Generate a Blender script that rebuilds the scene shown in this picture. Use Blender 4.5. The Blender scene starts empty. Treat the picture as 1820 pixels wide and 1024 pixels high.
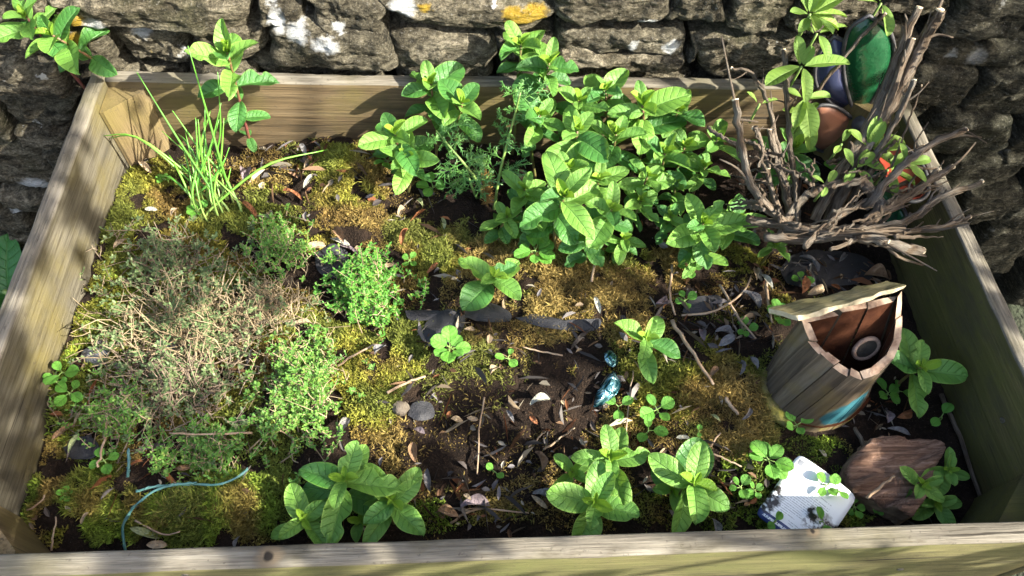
import bpy, math, random
import numpy as np
from mathutils import Vector, Matrix, Quaternion
random.seed(7); rng = np.random.default_rng(11)
S = bpy.context.scene
COL = S.collection
rad = math.radians

# ------------------------------------------------------------------ camera, sky, sun, exposure
CAM = np.array([-0.0706, -0.1496, 0.6779]); FPX = 1300.0          # photo is 1820 px wide
def cam_basis(p, yw, r):
    f = np.array([math.sin(yw)*math.cos(p), math.cos(yw)*math.cos(p), -math.sin(p)])
    rt = np.cross(f, [0, 0, 1]); rt /= np.linalg.norm(rt); up = np.cross(rt, f)
    c, s = math.cos(r), math.sin(r)
    return c*rt+s*up, -s*rt+c*up, f
BR, BU, BF = cam_basis(.9943, .1281, .1001)
cd = bpy.data.cameras.new('camera'); cam = bpy.data.objects.new('camera', cd); COL.objects.link(cam)
cam.matrix_world = Matrix(((BR[0], BU[0], -BF[0], CAM[0]), (BR[1], BU[1], -BF[1], CAM[1]), (BR[2], BU[2], -BF[2], CAM[2]), (0, 0, 0, 1)))
cd.sensor_width = 36; cd.lens = 36*FPX/1820; cd.clip_start = .01; cd.clip_end = 500
S.camera = cam

SUN = np.array([.72, -.36, .60]); SUN /= np.linalg.norm(SUN)     # direction towards the sun
wd = bpy.data.worlds.new('World'); S.world = wd; wd.use_nodes = True
sky = wd.node_tree.nodes.new('ShaderNodeTexSky'); sky.sky_type = 'NISHITA'; sky.sun_disc = False; sky.air_density = 1.0; sky.dust_density = 4.0; sky.ozone_density = .3
sky.sun_elevation = math.asin(SUN[2]); sky.sun_rotation = math.atan2(SUN[0], SUN[1])
bg = wd.node_tree.nodes['Background']; bg.inputs[1].default_value = .15
wd.node_tree.links.new(sky.outputs[0], bg.inputs[0])
sl = bpy.data.lights.new('sun', 'SUN'); sl.energy = 4.6; sl.angle = rad(.53); sl.color = (1, .95, .84)
so = bpy.data.objects.new('sun', sl); COL.objects.link(so)
so.rotation_euler = Vector(SUN).to_track_quat('Z', 'Y').to_euler()
vs = S.view_settings; vs.view_transform = 'Standard'; vs.look = 'None'; vs.exposure = 2.0; vs.gamma = 1; vs.use_curve_mapping = False
S.render.engine = 'CYCLES'; S.render.resolution_x = 1024; S.render.resolution_y = 576

# ------------------------------------------------------------------ helpers: photo ray -> place
def ray(x, y): return (x-910)/FPX*BR-(y-512)/FPX*BU+BF
def on(x, y, ax, v):
    d = ray(x, y); return CAM+d*((v-CAM[ax])/d[ax])
def atz(x, y, z): return on(x, y, 2, z)
def aty(x, y, yy): return on(x, y, 1, yy)
def dist(p): return float((np.asarray(p)-CAM)@BF)
def m_of(px, p): return px*dist(p)/FPX                            # pixels -> metres at p

def _h(i, j, k, s):
    n = (i*374761393+j*668265263+k*2147483647+s*1274126177) & 0xffffffff
    n = ((n ^ (n >> 13))*1103515245) & 0xffffffff
    n = ((n ^ (n >> 16))*2246822519) & 0xffffffff
    return ((n ^ (n >> 15)) & 0xffff)/65535.0
def vn(P, s=0):
    P = np.asarray(P, float); i = np.floor(P).astype(np.int64); f = P-i; f = f*f*(3-2*f)
    r = 0
    for a in (0, 1):
        for b in (0, 1):
            for c in (0, 1):
                w = (f[..., 0] if a else 1-f[..., 0])*(f[..., 1] if b else 1-f[..., 1])*(f[..., 2] if c else 1-f[..., 2])
                r = r+w*_h(i[..., 0]+a, i[..., 1]+b, i[..., 2]+c, s)
    return r*2-1
def fbm(P, o=4, s=0):
    P = np.asarray(P, float); a = 1; t = 0
    for k in range(o): t = t+a*vn(P*2**k+17.3*k, s+k); a *= .5
    return t

# ------------------------------------------------------------------ helpers: meshes and tags
def mesh(name, V, Fc, mats, st=None, col=None, mi=None, smooth=True):
    V = np.asarray(V, float)
    me = bpy.data.meshes.new(name)
    if isinstance(Fc, np.ndarray):
        n, k = Fc.shape
        me.vertices.add(len(V)); me.vertices.foreach_set('co', V.astype(np.float32).ravel())
        me.loops.add(n*k); me.loops.foreach_set('vertex_index', Fc.astype(np.int32).ravel())
        me.polygons.add(n); me.polygons.foreach_set('loop_start', np.arange(0, n*k, k, dtype=np.int32))
        me.update(calc_edges=True); me.validate()
    else:
        me.from_pydata([tuple(v) for v in V], [], Fc)
    for m in (mats if isinstance(mats, (list, tuple)) else [mats]): me.materials.append(m)
    if st is not None:
        a = me.attributes.new('st', 'FLOAT2', 'POINT'); a.data.foreach_set('vector', np.asarray(st, np.float32).ravel())
    if col is not None:
        c = np.asarray(col, np.float32)
        if c.shape[1] == 3: c = np.hstack([c, np.ones((len(c), 1), np.float32)])
        a = me.attributes.new('col', 'FLOAT_COLOR', 'POINT'); a.data.foreach_set('color', c.ravel())
    if mi is not None: me.polygons.foreach_set('material_index', np.asarray(mi, np.int32))
    me.polygons.foreach_set('use_smooth', np.full(len(me.polygons), smooth))
    return me
def obj(name, me, parent=None, loc=None):
    o = bpy.data.objects.new(name, me); COL.objects.link(o)
    if parent: o.parent = parent
    if loc is not None: o.location = tuple(loc)
    return o
def empty(name, loc=(0, 0, 0)):
    o = bpy.data.objects.new(name, None); COL.objects.link(o); o.location = tuple(loc); o.empty_display_size = .02
    return o
def tag(o, label, cat=None, group=None, kind=None):
    if label: o['label'] = label
    if cat: o['category'] = cat
    if group: o['group'] = group
    if kind: o['kind'] = kind
    return o
def spline(P, n):
    P = np.asarray(P, float)
    if len(P) == 2: return P[0]+(P[1]-P[0])*np.linspace(0, 1, n)[:, None]
    Q = np.vstack([2*P[0]-P[1], P, 2*P[-1]-P[-2]]); out = []
    for t in np.linspace(0, len(P)-1-1e-6, n):
        i = int(t); f = t-i; a, b, c, d = Q[i:i+4]
        out.append(.5*(2*b+(c-a)*f+(2*a-5*b+4*c-d)*f*f+(3*b-a-3*c+d)*f**3))
    return np.array(out)
def tube(P, R, k=6, cap=True, rough=0, seed=0):
    P = np.asarray(P, float); n = len(P); R = np.broadcast_to(R, (n,)) if np.ndim(R) else np.full(n, R)
    T = np.gradient(P, axis=0); T /= np.linalg.norm(T, axis=1)[:, None]+1e-12
    a = np.array([0, 0, 1.]) if abs(T[0][2]) < .9 else np.array([1., 0, 0])
    V = []; st = []; L = 0; r = np.random.default_rng(seed)
    phase = r.normal(0, 1, k)*rough
    for i in range(n):
        u = np.cross(T[i], a); u /= np.linalg.norm(u); v = np.cross(T[i], u); a = -np.cross(T[i], u) if False else v
        a = np.cross(u, T[i])
        if i: L += np.linalg.norm(P[i]-P[i-1])
        for j in range(k):
            th = 2*math.pi*j/k
            rr = R[i]*(1+phase[j]+r.normal(0, rough*.35))
            V.append(P[i]+rr*(math.cos(th)*u+math.sin(th)*v)); st.append((j/k, L))
    Fc = [(i*k+j, i*k+(j+1) % k, (i+1)*k+(j+1) % k, (i+1)*k+j) for i in range(n-1) for j in range(k)]
    if cap: Fc += [tuple(range(k))[::-1], tuple((n-1)*k+j for j in range(k))]
    return np.array(V), Fc, np.array(st)
def join(parts):
    V, Fc, st = [], [], []; o = 0
    for p in parts:
        V.append(p[0]); Fc += [tuple(i+o for i in f) for f in p[1]]; st.append(p[2]); o += len(p[0])
    return np.vstack(V), Fc, np.vstack(st)

# ------------------------------------------------------------------ helpers: materials
class N:
    def __init__(s, name):
        s.m = bpy.data.materials.new(name); s.m.use_nodes = True; s.t = s.m.node_tree
        s.b = s.t.nodes['Principled BSDF']; s.out = s.t.nodes['Material Output']
    def n(s, ty, ins=None, **kw):
        x = s.t.nodes.new('ShaderNode'+ty)
        for k, v in kw.items(): setattr(x, k, v)
        for k, v in (ins or {}).items(): s.put(x.inputs[k], v)
        return x
    def put(s, sock, v):
        if hasattr(v, 'is_output'): s.t.links.new(v, sock)
        else: sock.default_value = (*v, 1) if isinstance(v, tuple) and len(v) == 3 and sock.type == 'RGBA' else v
    def coord(s, kind='Object', scale=(1, 1, 1), rot=(0, 0, 0), src=None):
        if src is None: src = s.n('TexCoord').outputs[kind]
        return s.n('Mapping', {'Vector': src, 'Scale': scale, 'Rotation': rot}).outputs[0]
    def geo(s): return s.n('NewGeometry').outputs['Position']
    def attr(s, a): return s.n('Attribute', attribute_name=a)
    def noise(s, v, sc=5, det=4, ro=.55, dist=0): return s.n('TexNoise', {'Vector': v, 'Scale': sc, 'Detail': det, 'Roughness': ro, 'Distortion': dist}).outputs[0]
    def ramp(s, f, stops):
        x = s.n('ValToRGB', {'Fac': f}); e = x.color_ramp.elements
        while len(e) < len(stops): e.new(.5)
        for k, (p, c) in enumerate(stops): e[k].position = p; e[k].color = (*c, 1) if isinstance(c, tuple) else (c, c, c, 1)
        return x.outputs[0]
    def mix(s, f, a, b, blend='MIX'):
        x = s.n('MixRGB', {'Fac': f, 'Color1': a, 'Color2': b}, blend_type=blend); return x.outputs[0]
    def math(s, op, a, b=0.0, c=0.0, clamp=False):
        x = s.n('Math', {0: a, 1: b, 2: c}, operation=op); x.use_clamp = clamp; return x.outputs[0]
    def bump(s, h, d=.005, st=1.0, nrm=None):
        i = {'Height': h, 'Distance': d, 'Strength': st}
        if nrm is not None: i['Normal'] = nrm
        return s.n('Bump', i).outputs[0]
    def set(s, **k):
        for a, v in k.items(): s.put(s.b.inputs[a.replace('_', ' ')], v)
        return s.m
    def spots(s, pts, soft=.25, warp=.012, wsc=60):
        """mask of irregular patches at world points: [(p, r)]"""
        pos = s.geo(); w = s.n('TexNoise', {'Vector': pos, 'Scale': wsc, 'Detail': 3}).outputs[1]
        w = s.n('VectorMath', {0: w, 1: (.5, .5, .5)}, operation='SUBTRACT').outputs[0]
        w = s.n('VectorMath', {0: w, 'Scale': warp*4}, operation='SCALE').outputs[0]
        q = s.n('VectorMath', {0: pos, 1: w}, operation='ADD').outputs[0]; acc = None
        for p, r in pts:
            d = s.n('VectorMath', {0: q, 1: tuple(float(c) for c in p)}, operation='SUBTRACT').outputs[0]
            if isinstance(r, tuple): d = s.n('VectorMath', {0: d, 1: tuple(1/c for c in r)}, operation='MULTIPLY').outputs[0]; rr = 1
            else: rr = r
            l = s.n('VectorMath', {0: d}, operation='LENGTH').outputs['Value']
            m = s.n('MapRange', {'Value': l, 'From Min': rr*(1-soft), 'From Max': rr*(1+soft), 'To Min': 1.0, 'To Max': 0.0}).outputs[0]
            acc = m if acc is None else s.math('MAXIMUM', acc, m)
        return acc

def wood_mat(name, c1, c2, c3, algae, alg_lo=.45, alg_hi=.62, rough=.85, grey=None, gsc=1.0, knots=None):
    m = N(name); co = m.coord('Object')
    wob = m.noise(co, 9, 2)
    long_ = m.n('Mapping', {'Vector': co, 'Scale': (2.2*gsc, 60*gsc, 60*gsc)}).outputs[0]
    g = m.noise(long_, 1.0, 7, .68, .9)
    fine = m.noise(m.n('Mapping', {'Vector': co, 'Scale': (12, 420, 420)}).outputs[0], 1, 4, .7)
    c = m.ramp(g, [(.28, c1), (.5, c2), (.72, c3)])
    c = m.mix(.75, c, m.ramp(fine, [(.32, (.30, .27, .23)), (.5, (.85, .84, .82)), (.68, (1.25, 1.24, 1.2))]), 'MULTIPLY')
    crk = m.noise(m.n('Mapping', {'Vector': co, 'Scale': (3.5, 150, 150)}).outputs[0], 1, 3, .6, .4)
    c = m.mix(m.ramp(crk, [(.645, 0.0), (.675, .85)]), c, (.025, .02, .014))
    big = m.noise(co, 5.5, 5, .6)
    al = m.ramp(big, [(alg_lo, 0.0), (alg_hi, 1.0)])
    c = m.mix(m.math('MULTIPLY', al, .8), c, m.mix(.5, algae, c, 'MULTIPLY') if False else algae)
    sp = m.noise(co, 160, 3, .6)
    c = m.mix(m.ramp(sp, [(.62, 0.0), (.7, .55)]), c, grey or (.07, .055, .035))
    bl = m.noise(m.n('Mapping', {'Vector': co, 'Scale': (1, 3, 3)}).outputs[0], 11, 5, .65)
    c = m.mix(m.ramp(bl, [(.52, 0.0), (.70, .62)]), c, (.045, .038, .024))
    if knots:
        c = m.mix(m.math('MULTIPLY', m.spots([(p, r*1.7) for p, r in knots], .35, .004, 40), .45), c, (.05, .045, .035)); c = m.mix(m.math('MULTIPLY', m.spots(knots, .3, .003, 60), .8), c, (.16, .12, .075)); c = m.mix(m.spots([(p, r*.35) for p, r in knots], .3, .002, 60), c, (.02, .016, .012))
    h = m.math('ADD', m.math('MULTIPLY', g, .8), m.math('MULTIPLY', fine, .6))
    return m.set(Base_Color=c, Roughness=rough, Normal=m.bump(h, .004, .7), Specular_IOR_Level=.25)

MAT = {}
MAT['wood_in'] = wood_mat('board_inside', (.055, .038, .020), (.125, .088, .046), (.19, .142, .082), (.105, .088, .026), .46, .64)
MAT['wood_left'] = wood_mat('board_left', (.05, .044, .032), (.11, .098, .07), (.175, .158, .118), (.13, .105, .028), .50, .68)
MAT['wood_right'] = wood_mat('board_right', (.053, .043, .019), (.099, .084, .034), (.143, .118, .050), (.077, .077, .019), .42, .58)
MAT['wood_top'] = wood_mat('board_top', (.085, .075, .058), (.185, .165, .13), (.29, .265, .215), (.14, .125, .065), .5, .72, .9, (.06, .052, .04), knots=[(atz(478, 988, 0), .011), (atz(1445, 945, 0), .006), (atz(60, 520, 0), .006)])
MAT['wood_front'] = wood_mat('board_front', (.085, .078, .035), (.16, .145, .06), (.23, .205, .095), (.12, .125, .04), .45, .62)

def leaf_mat(name, base, light, dark, vein, nv=7.0, trans=.3, rough=.42, sheen=0.0, bumpd=.0016, edge=None, vstr=.4):
    m = N(name); a = m.attr('st'); xyz = m.n('SeparateXYZ', {0: a.outputs['Vector']})
    u, v = xyz.outputs[0], xyz.outputs[1]; av = m.math('ABSOLUTE', v)
    rnd = m.n('ObjectInfo').outputs['Random']
    ph = m.math('SUBTRACT', m.math('MULTIPLY', u, nv), m.math('MULTIPLY', av, 1.25))
    fr = m.math('ABSOLUTE', m.math('SUBTRACT', m.math('FRACT', ph), .5))      # .5 at vein
    lv = m.n('MapRange', {'Value': fr, 'From Min': .43, 'From Max': .5}).outputs[0]
    mid = m.n('MapRange', {'Value': av, 'From Min': .02, 'From Max': .085, 'To Min': 1.0, 'To Max': 0.0}).outputs[0]
    lv = m.math('MULTIPLY', lv, m.math('SUBTRACT', 1.0, mid)); veins = m.math('MAXIMUM', mid, m.math('MULTIPLY', lv, .8))
    net = m.n('TexVoronoi', {'Vector': m.n('Mapping', {'Vector': a.outputs['Vector'], 'Scale': (18, 7, 1)}).outputs[0], 'Scale': 1.0}, feature='DISTANCE_TO_EDGE').outputs[0]
    big = m.noise(m.coord('Object'), 90, 3)
    c = m.mix(m.ramp(big, [(.35, 0.0), (.68, 1.0)]), base, light)
    c = m.mix(m.math('MULTIPLY', rnd, .55), c, dark)
    c = m.mix(m.math('MULTIPLY', mid, vstr), c, vein); c = m.mix(m.math('MULTIPLY', lv, .45), c, m.mix(.75, c, dark, 'MULTIPLY') if False else dark)
    if edge: c = m.mix(m.n('MapRange', {'Value': av, 'From Min': .86, 'From Max': 1.0, 'To Max': .75}).outputs[0], c, edge)
    dam = m.noise(m.coord('Object'), 210, 2)
    c = m.mix(m.ramp(dam, [(.67, 0.0), (.73, .6)]), c, (.20, .16, .05))
    h = m.math('ADD', m.math('MULTIPLY', veins, -1.0), m.math('MULTIPLY', m.math('MINIMUM', net, .25), .7))
    nm = m.bump(h, bumpd, .8)
    m.set(Base_Color=c, Roughness=rough, Normal=nm, Specular_IOR_Level=.45)
    tr = m.n('BsdfTranslucent', {'Color': m.mix(.5, c, (.30, .48, .02)), 'Normal': nm})
    mx = m.n('MixShader', {0: trans, 1: m.b.outputs[0], 2: tr.outputs[0]})
    m.t.links.new(mx.outputs[0], m.out.inputs[0])
    return m.m
MAT['mint'] = leaf_mat('mint_leaf', (.155, .335, .050), (.22, .41, .07), (.075, .225, .045), (.26, .48, .13), rough=.46, edge=(.30, .48, .09))
MAT['mint_top'] = leaf_mat('mint_young_leaf', (.23, .43, .035), (.32, .50, .04), (.15, .34, .03), (.38, .56, .10), edge=(.38, .52, .07))
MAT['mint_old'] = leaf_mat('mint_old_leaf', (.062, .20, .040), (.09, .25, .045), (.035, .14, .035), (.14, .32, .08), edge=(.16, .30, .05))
MAT['sage'] = leaf_mat('sage_leaf', (.20, .33, .045), (.26, .38, .06), (.12, .26, .05), (.34, .46, .12), nv=9, rough=.6, bumpd=.001)
MAT['seedling'] = leaf_mat('seedling_leaf', (.117, .364, .046), (.195, .442, .052), (.078, .260, .039), (.260, .468, .104), nv=4, rough=.5)

def simple(name, c, rough=.7, var=None, sc=40, bump=0, bsc=150, **kw):
    m = N(name); co = m.coord('Object')
    cc = c if var is None else m.mix(m.ramp(m.noise(co, sc, 4), [(.35, 0.0), (.65, 1.0)]), c, var)
    if bump: m.put(m.b.inputs['Normal'], m.bump(m.noise(co, bsc, 4), bump))
    return m.set(Base_Color=cc, Roughness=rough, **kw)
def colmat(name, rough=.8, trans=0, spec=.2):
    m = N(name); a = m.attr('col').outputs[0]; m.set(Base_Color=a, Roughness=rough, Specular_IOR_Level=spec)
    if trans:
        tr = m.n('BsdfTranslucent', {'Color': a}); mx = m.n('MixShader', {0: trans, 1: m.b.outputs[0], 2: tr.outputs[0]})
        m.t.links.new(mx.outputs[0], m.out.inputs[0])
    return m.m
MAT['moss'] = colmat('moss_strand', .8, .3)
MAT['tiny_leaf'] = colmat('thyme_leaf', .55, .25, .35)
MAT['litter'] = colmat('leaf_litter', .75, .1)
MAT['mint_stem'] = simple('mint_stem', (.10, .16, .03), .5, (.17, .06, .045), 25)
MAT['red_stem'] = simple('red_stem', (.20, .05, .05), .5, (.12, .10, .03), 20)
MAT['green_stem'] = simple('green_stem', (.16, .28, .06), .5, (.22, .30, .08), 30)
MAT['twig'] = simple('dry_twig', (.26, .17, .10), .85, (.36, .27, .18), 60, .001)
MAT['thyme_stem'] = simple('thyme_stem', (.20, .145, .08), .85, (.42, .33, .20), 25)

# ================================================================== the setting
W2 = .55; D = .633; T = .0195
MOSS = [  # px, py, rx, ry, type, density, height
 (130, 880, 95, 65, 'g', 1.6, 1.5), (300, 905, 190, 66, 'g', 1.6, 1.4), (440, 900, 120, 60, 'g', 1.4, 1.3), (340, 915, 40, 26, 'b', 1.6, 1.6), (100, 930, 60, 40, 'o', .8, 1),
 (150, 600, 34, 130, 'o', 1.2, .9), (140, 690, 40, 60, 'g', 1, 1), (250, 345, 60, 60, 'o', 1.2, 1.1), (280, 420, 130, 70, 'o', 1.1, 1.1),
 (410, 430, 70, 45, 'o', 1.2, 1.2), (200, 480, 60, 80, 'o', .9, .9), (625, 345, 62, 58, 'y', 1.5, 1.5), (600, 300, 60, 35, 'y', 1.1, 1.1), (610, 262, 80, 22, 'b', 1, .9),
 (640, 400, 45, 32, 'b', 1.2, 1), (760, 480, 65, 45, 'o', 1.2, 1.2), (760, 430, 120, 38, 'b', 1.1, 1), (900, 440, 120, 38, 'b', 1, 1),
 (990, 480, 160, 48, 'b', 1.1, 1), (1130, 490, 110, 52, 'o', 1, 1), (1100, 520, 130, 40, 'b', 1.1, 1), (960, 545, 120, 30, 'b', 1, .9),
 (1110, 570, 70, 42, 'b', 1, 1), (980, 605, 170, 30, 'b', .9, .8), (735, 640, 52, 46, 'y', 1.3, 1.1), (720, 585, 40, 30, 'o', 1.1, 1),
 (850, 625, 70, 30, 'b', 1, .9), (1190, 690, 95, 55, 'o', 1.1, 1.2), (1285, 640, 55, 52, 'o', 1, 1), (1300, 740, 85, 75, 'b', 1.1, 1.1), (1330, 790, 50, 30, 'b', 1, 1),
 (820, 705, 70, 60, 'b', .8, .8), (660, 725, 70, 60, 'y', 1.2, 1.1), (620, 640, 60, 70, 'y', 1, 1), (740, 790, 80, 70, 'b', .9, .8), (880, 830, 170, 75, 'b', .55, .6), (820, 915, 130, 30, 'g', .9, .7),
 (960, 915, 100, 30, 'b', .8, .7), (1140, 905, 90, 36, 'g', 1, .8), (1290, 905, 80, 46, 'g', 1.1, .9), (1320, 845, 60, 40, 'g', .9, .8), (1530, 915, 55, 35, 'g', 1.1, .8),
 (1440, 800, 70, 26, 'g', .9, .7), (1250, 545, 60, 40, 'b', .6, .7), (1250, 465, 100, 36, 'o', 1, 1), (1380, 560, 40, 40, 'o', .6, .7), (500, 600, 60, 60, 'b', .6, .8),
 (520, 300, 120, 40, 'b', .45, .6), (700, 330, 80, 40, 'b', .4, .5), (1480, 850, 90, 60, 'g', .5, .5), (560, 880, 110, 60, 'g', .6, .6), (1010, 690, 100, 60, 'b', .5, .6), (1420, 900, 120, 40, 'g', .6, .5), (330, 640, 240, 200, 'o', 1.2, 1.0), (330, 560, 220, 130, 'g', .8, .9), (200, 700, 110, 160, 'g', .8, 1.0), (640, 640, 110, 120, 'y', .6, .9), (520, 400, 150, 60, 'o', .7, .9), (420, 780, 160, 60, 'g', .8, .9), (1150, 780, 120, 70, 'b', .6, .7), (900, 600, 330, 160, 'b', .40, .75), (1150, 640, 250, 160, 'o', .25, .8), (1000, 860, 400, 110, 'b', .30, .6), (500, 340, 260, 110, 'b', .3, .7), (1400, 560, 180, 120, 'b', .2, .6)]
def soil_base(x, y):
    x = np.asarray(x, float); y = np.asarray(y, float)
    return -.118-.018*np.clip((.25-y)/.25, 0, 1)-.008*np.clip((x-.2)/.3, 0, 1)
MB = []
for (px, py, rx, ry, ty, de, hh) in MOSS:
    c = atz(px, py, -.125); ex = abs(atz(px+rx, py, -.125)[0]-c[0]); ey = abs(atz(px, py-ry, -.125)[1]-c[1])
    MB.append((c[0], c[1], ex, ey, ty, de, hh))
def soil_z(x, y, fine=True):
    x = np.asarray(x, float); y = np.asarray(y, float); z = soil_base(x, y)
    for (cx, cy, ex, ey, ty, de, hh) in MB:
        q = ((x-cx)/ex)**2+((y-cy)/ey)**2
        z = z+.008*hh*np.exp(-q*1.1)
    P = np.stack([x, y, np.zeros_like(x)], -1)
    z = z+.007*fbm(P*14, 3, 3)
    if fine: z = z+.0035*fbm(P*90, 3, 9)
    return z
GX = np.linspace(-W2+T+.001, W2-T-.001, 230); GY = np.linspace(T+.001, D-T-.001, 135)
gx, gy = np.meshgrid(GX, GY); gz = soil_z(gx, gy)
def szv(x, y):
    a = np.clip((np.asarray(x)-GX[0])/(GX[1]-GX[0]), 0, 228.999); b = np.clip((np.asarray(y)-GY[0])/(GY[1]-GY[0]), 0, 133.999)
    i = a.astype(int); j = b.astype(int); f = a-i; g = b-j
    return (gz[j, i]*(1-f)+gz[j, i+1]*f)*(1-g)+(gz[j+1, i]*(1-f)+gz[j+1, i+1]*f)*g
def sz(x, y): return float(szv(np.array([x]), np.array([y]))[0])
def ground(px, py, h=0.0):
    z = -.12
    for _ in range(4):
        p = atz(px, py, z+h); z = sz(min(max(p[0], -.525), .525), min(max(p[1], .025), .605))
    return atz(px, py, z+h)

m = N('garden_soil'); co = m.coord('Object')
n1 = m.noise(co, 30, 6, .65); n2 = m.noise(co, 380, 4, .6); n3 = m.noise(co, 900, 2)
c = m.ramp(n1, [(.3, (.008, .0055, .004)), (.55, (.020, .013, .009)), (.75, (.042, .026, .016))])
c = m.mix(m.ramp(n2, [(.55, 0.0), (.72, .75)]), c, (.07, .045, .028))
c = m.mix(m.ramp(n3, [(.74, 0.0), (.78, .8)]), c, (.42, .38, .32))
MAT['soil'] = m.set(Base_Color=c, Roughness=.95, Normal=m.bump(m.math('ADD', n2, m.math('MULTIPLY', n1, .5)), .006, 1), Specular_IOR_Level=.15)
nx, ny = 230, 135
ii = np.arange(nx*ny).reshape(ny, nx)
Fq = np.stack([ii[:-1, :-1], ii[:-1, 1:], ii[1:, 1:], ii[1:, :-1]], -1).reshape(-1, 4)
tag(obj('soil', mesh('soil', np.stack([gx, gy, gz], -1).reshape(-1, 3), Fq, MAT['soil'])), None, kind='structure')

m = N('ground_earth'); co = m.coord('Object')
c = m.mix(m.ramp(m.noise(co, 6, 5), [(.4, 0.0), (.6, 1.0)]), (.018, .015, .010), (.018, .026, .010))
MAT['ground'] = m.set(Base_Color=c, Roughness=.95, Normal=m.bump(m.noise(co, 60, 5), .02))
GZ = -.62
gv = [(-150, -150, GZ), (150, -150, GZ), (150, 150, GZ), (-150, 150, GZ)]
tag(obj('ground', mesh('ground', gv, [(0, 1, 2, 3)], MAT['ground'])), None, kind='structure')

# ------------------------------------------------------------------ dry stone wall
WY = .665
LW = [((170, 52), (.022, .02, .02)), ((55, 342), (.034, .02, .022)), ((22, 385), (.012, .01, .01)), ((245, 70), (.02, .02, .012)), ((580, 66), (.026, .02, .012)), ((492, 35), (.016, .02, .02)), ((530, 52), (.02, .02, .016)),
      ((715, 18), (.024, .02, .016)), ((602, 45), (.012, .02, .01)), ((1125, 80), (.011, .02, .012)), ((1195, 85), (.018, .02, .012)), ((1150, 42), (.018, .02, .008)), ((1745, 120), (.022, .02, .02)), ((1700, 115), (.012, .02, .012)), ((880, 15), (.006, .02, .006)), ((480, 8), (.012, .02, .008)), ((30, 8), (.01, .02, .01))]
LY = [((912, 28), .013), ((932, 38), .012), ((955, 18), .017), ((965, 42), .010), ((140, 48), .013), ((755, 15), .009), ((135, 75), .012), ((265, 112), .012), ((940, 14), .01)]
m = N('wall_stone'); co = m.geo(); rnd = m.n('ObjectInfo').outputs['Random']
hz = m.n('Mapping', {'Vector': co, 'Scale': (1, 1, 3.2)}).outputs[0]
n1 = m.noise(hz, 13, 7, .68); n2 = m.noise(hz, 75, 6, .7, .4); n3 = m.noise(co, 260, 5, .75)
c = m.ramp(n1, [(.28, (.04, .036, .028)), (.45, (.14, .122, .088)), (.58, (.28, .25, .19)), (.76, (.48, .44, .35))])
c = m.mix(m.math('MULTIPLY', rnd, .5), c, (.13, .125, .10))
c = m.mix(.9, c, m.ramp(n2, [(.34, (.16, .15, .13)), (.5, (.75, .73, .68)), (.66, (1.5, 1.46, 1.36))]), 'MULTIPLY'); c = m.mix(.7, c, m.ramp(n3, [(.36, (.25, .24, .22)), (.5, (.9, .9, .88)), (.64, (1.45, 1.43, 1.38))]), 'MULTIPLY')
alg = m.noise(co, 7, 4); c = m.mix(m.ramp(alg, [(.54, 0.0), (.72, .55)]), c, (.07, .085, .028))
c = m.mix(m.ramp(n3, [(.63, 0.0), (.70, .6)]), c, (.46, .44, .38))
blk = m.noise(co, 28, 5, .7); c = m.mix(m.ramp(blk, [(.56, 0.0), (.66, .8)]), c, (.022, .022, .019))
lsp = m.noise(co, 22, 5, .62); c = m.mix(m.ramp(lsp, [(.67, 0.0), (.71, .8)]), c, (.62, .61, .56))
c = m.mix(m.spots([(aty(x, y, WY-.03), r) for (x, y), r in LY], .25, .004, 120), c, m.ramp(n3, [(.3, (.30, .19, .02)), (.7, (.55, .38, .06))]))
c = m.mix(m.spots([(aty(x, y, WY-.03), (a*.62, .06, b*.66)) for (x, y), (a, _, b) in LW], .3, .0035, 150), c, m.ramp(n2, [(.3, (.45, .46, .44)), (.6, (.80, .81, .80))]))
hh = m.math('ADD', m.math('MULTIPLY', n2, 1.0), m.math('MULTIPLY', n3, .6))
px_ = m.n('SeparateXYZ', {0: m.geo()}); right_shade = m.math('MULTIPLY', m.n('MapRange', {'Value': m.math('ADD', px_.outputs[0], m.math('MULTIPLY', n1, .5)), 'From Min': .75, 'From Max': .95}).outputs[0], .8)
c = m.mix(right_shade, c, m.ramp(n2, [(.35, (.012, .013, .010)), (.6, (.05, .05, .036)), (.75, (.16, .16, .14))]))  # deep shade at the right end of the wall, painted into the stone colour
c = m.mix(m.ramp(n3, [(.60, 0.0), (.66, .55)]), c, (.30, .295, .27))
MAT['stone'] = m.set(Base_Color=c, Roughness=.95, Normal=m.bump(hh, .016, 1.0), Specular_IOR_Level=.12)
MAT['wall_core'] = simple('wall_core_earth', (.018, .015, .011), .95, (.04, .035, .025), 30, .01)

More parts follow.
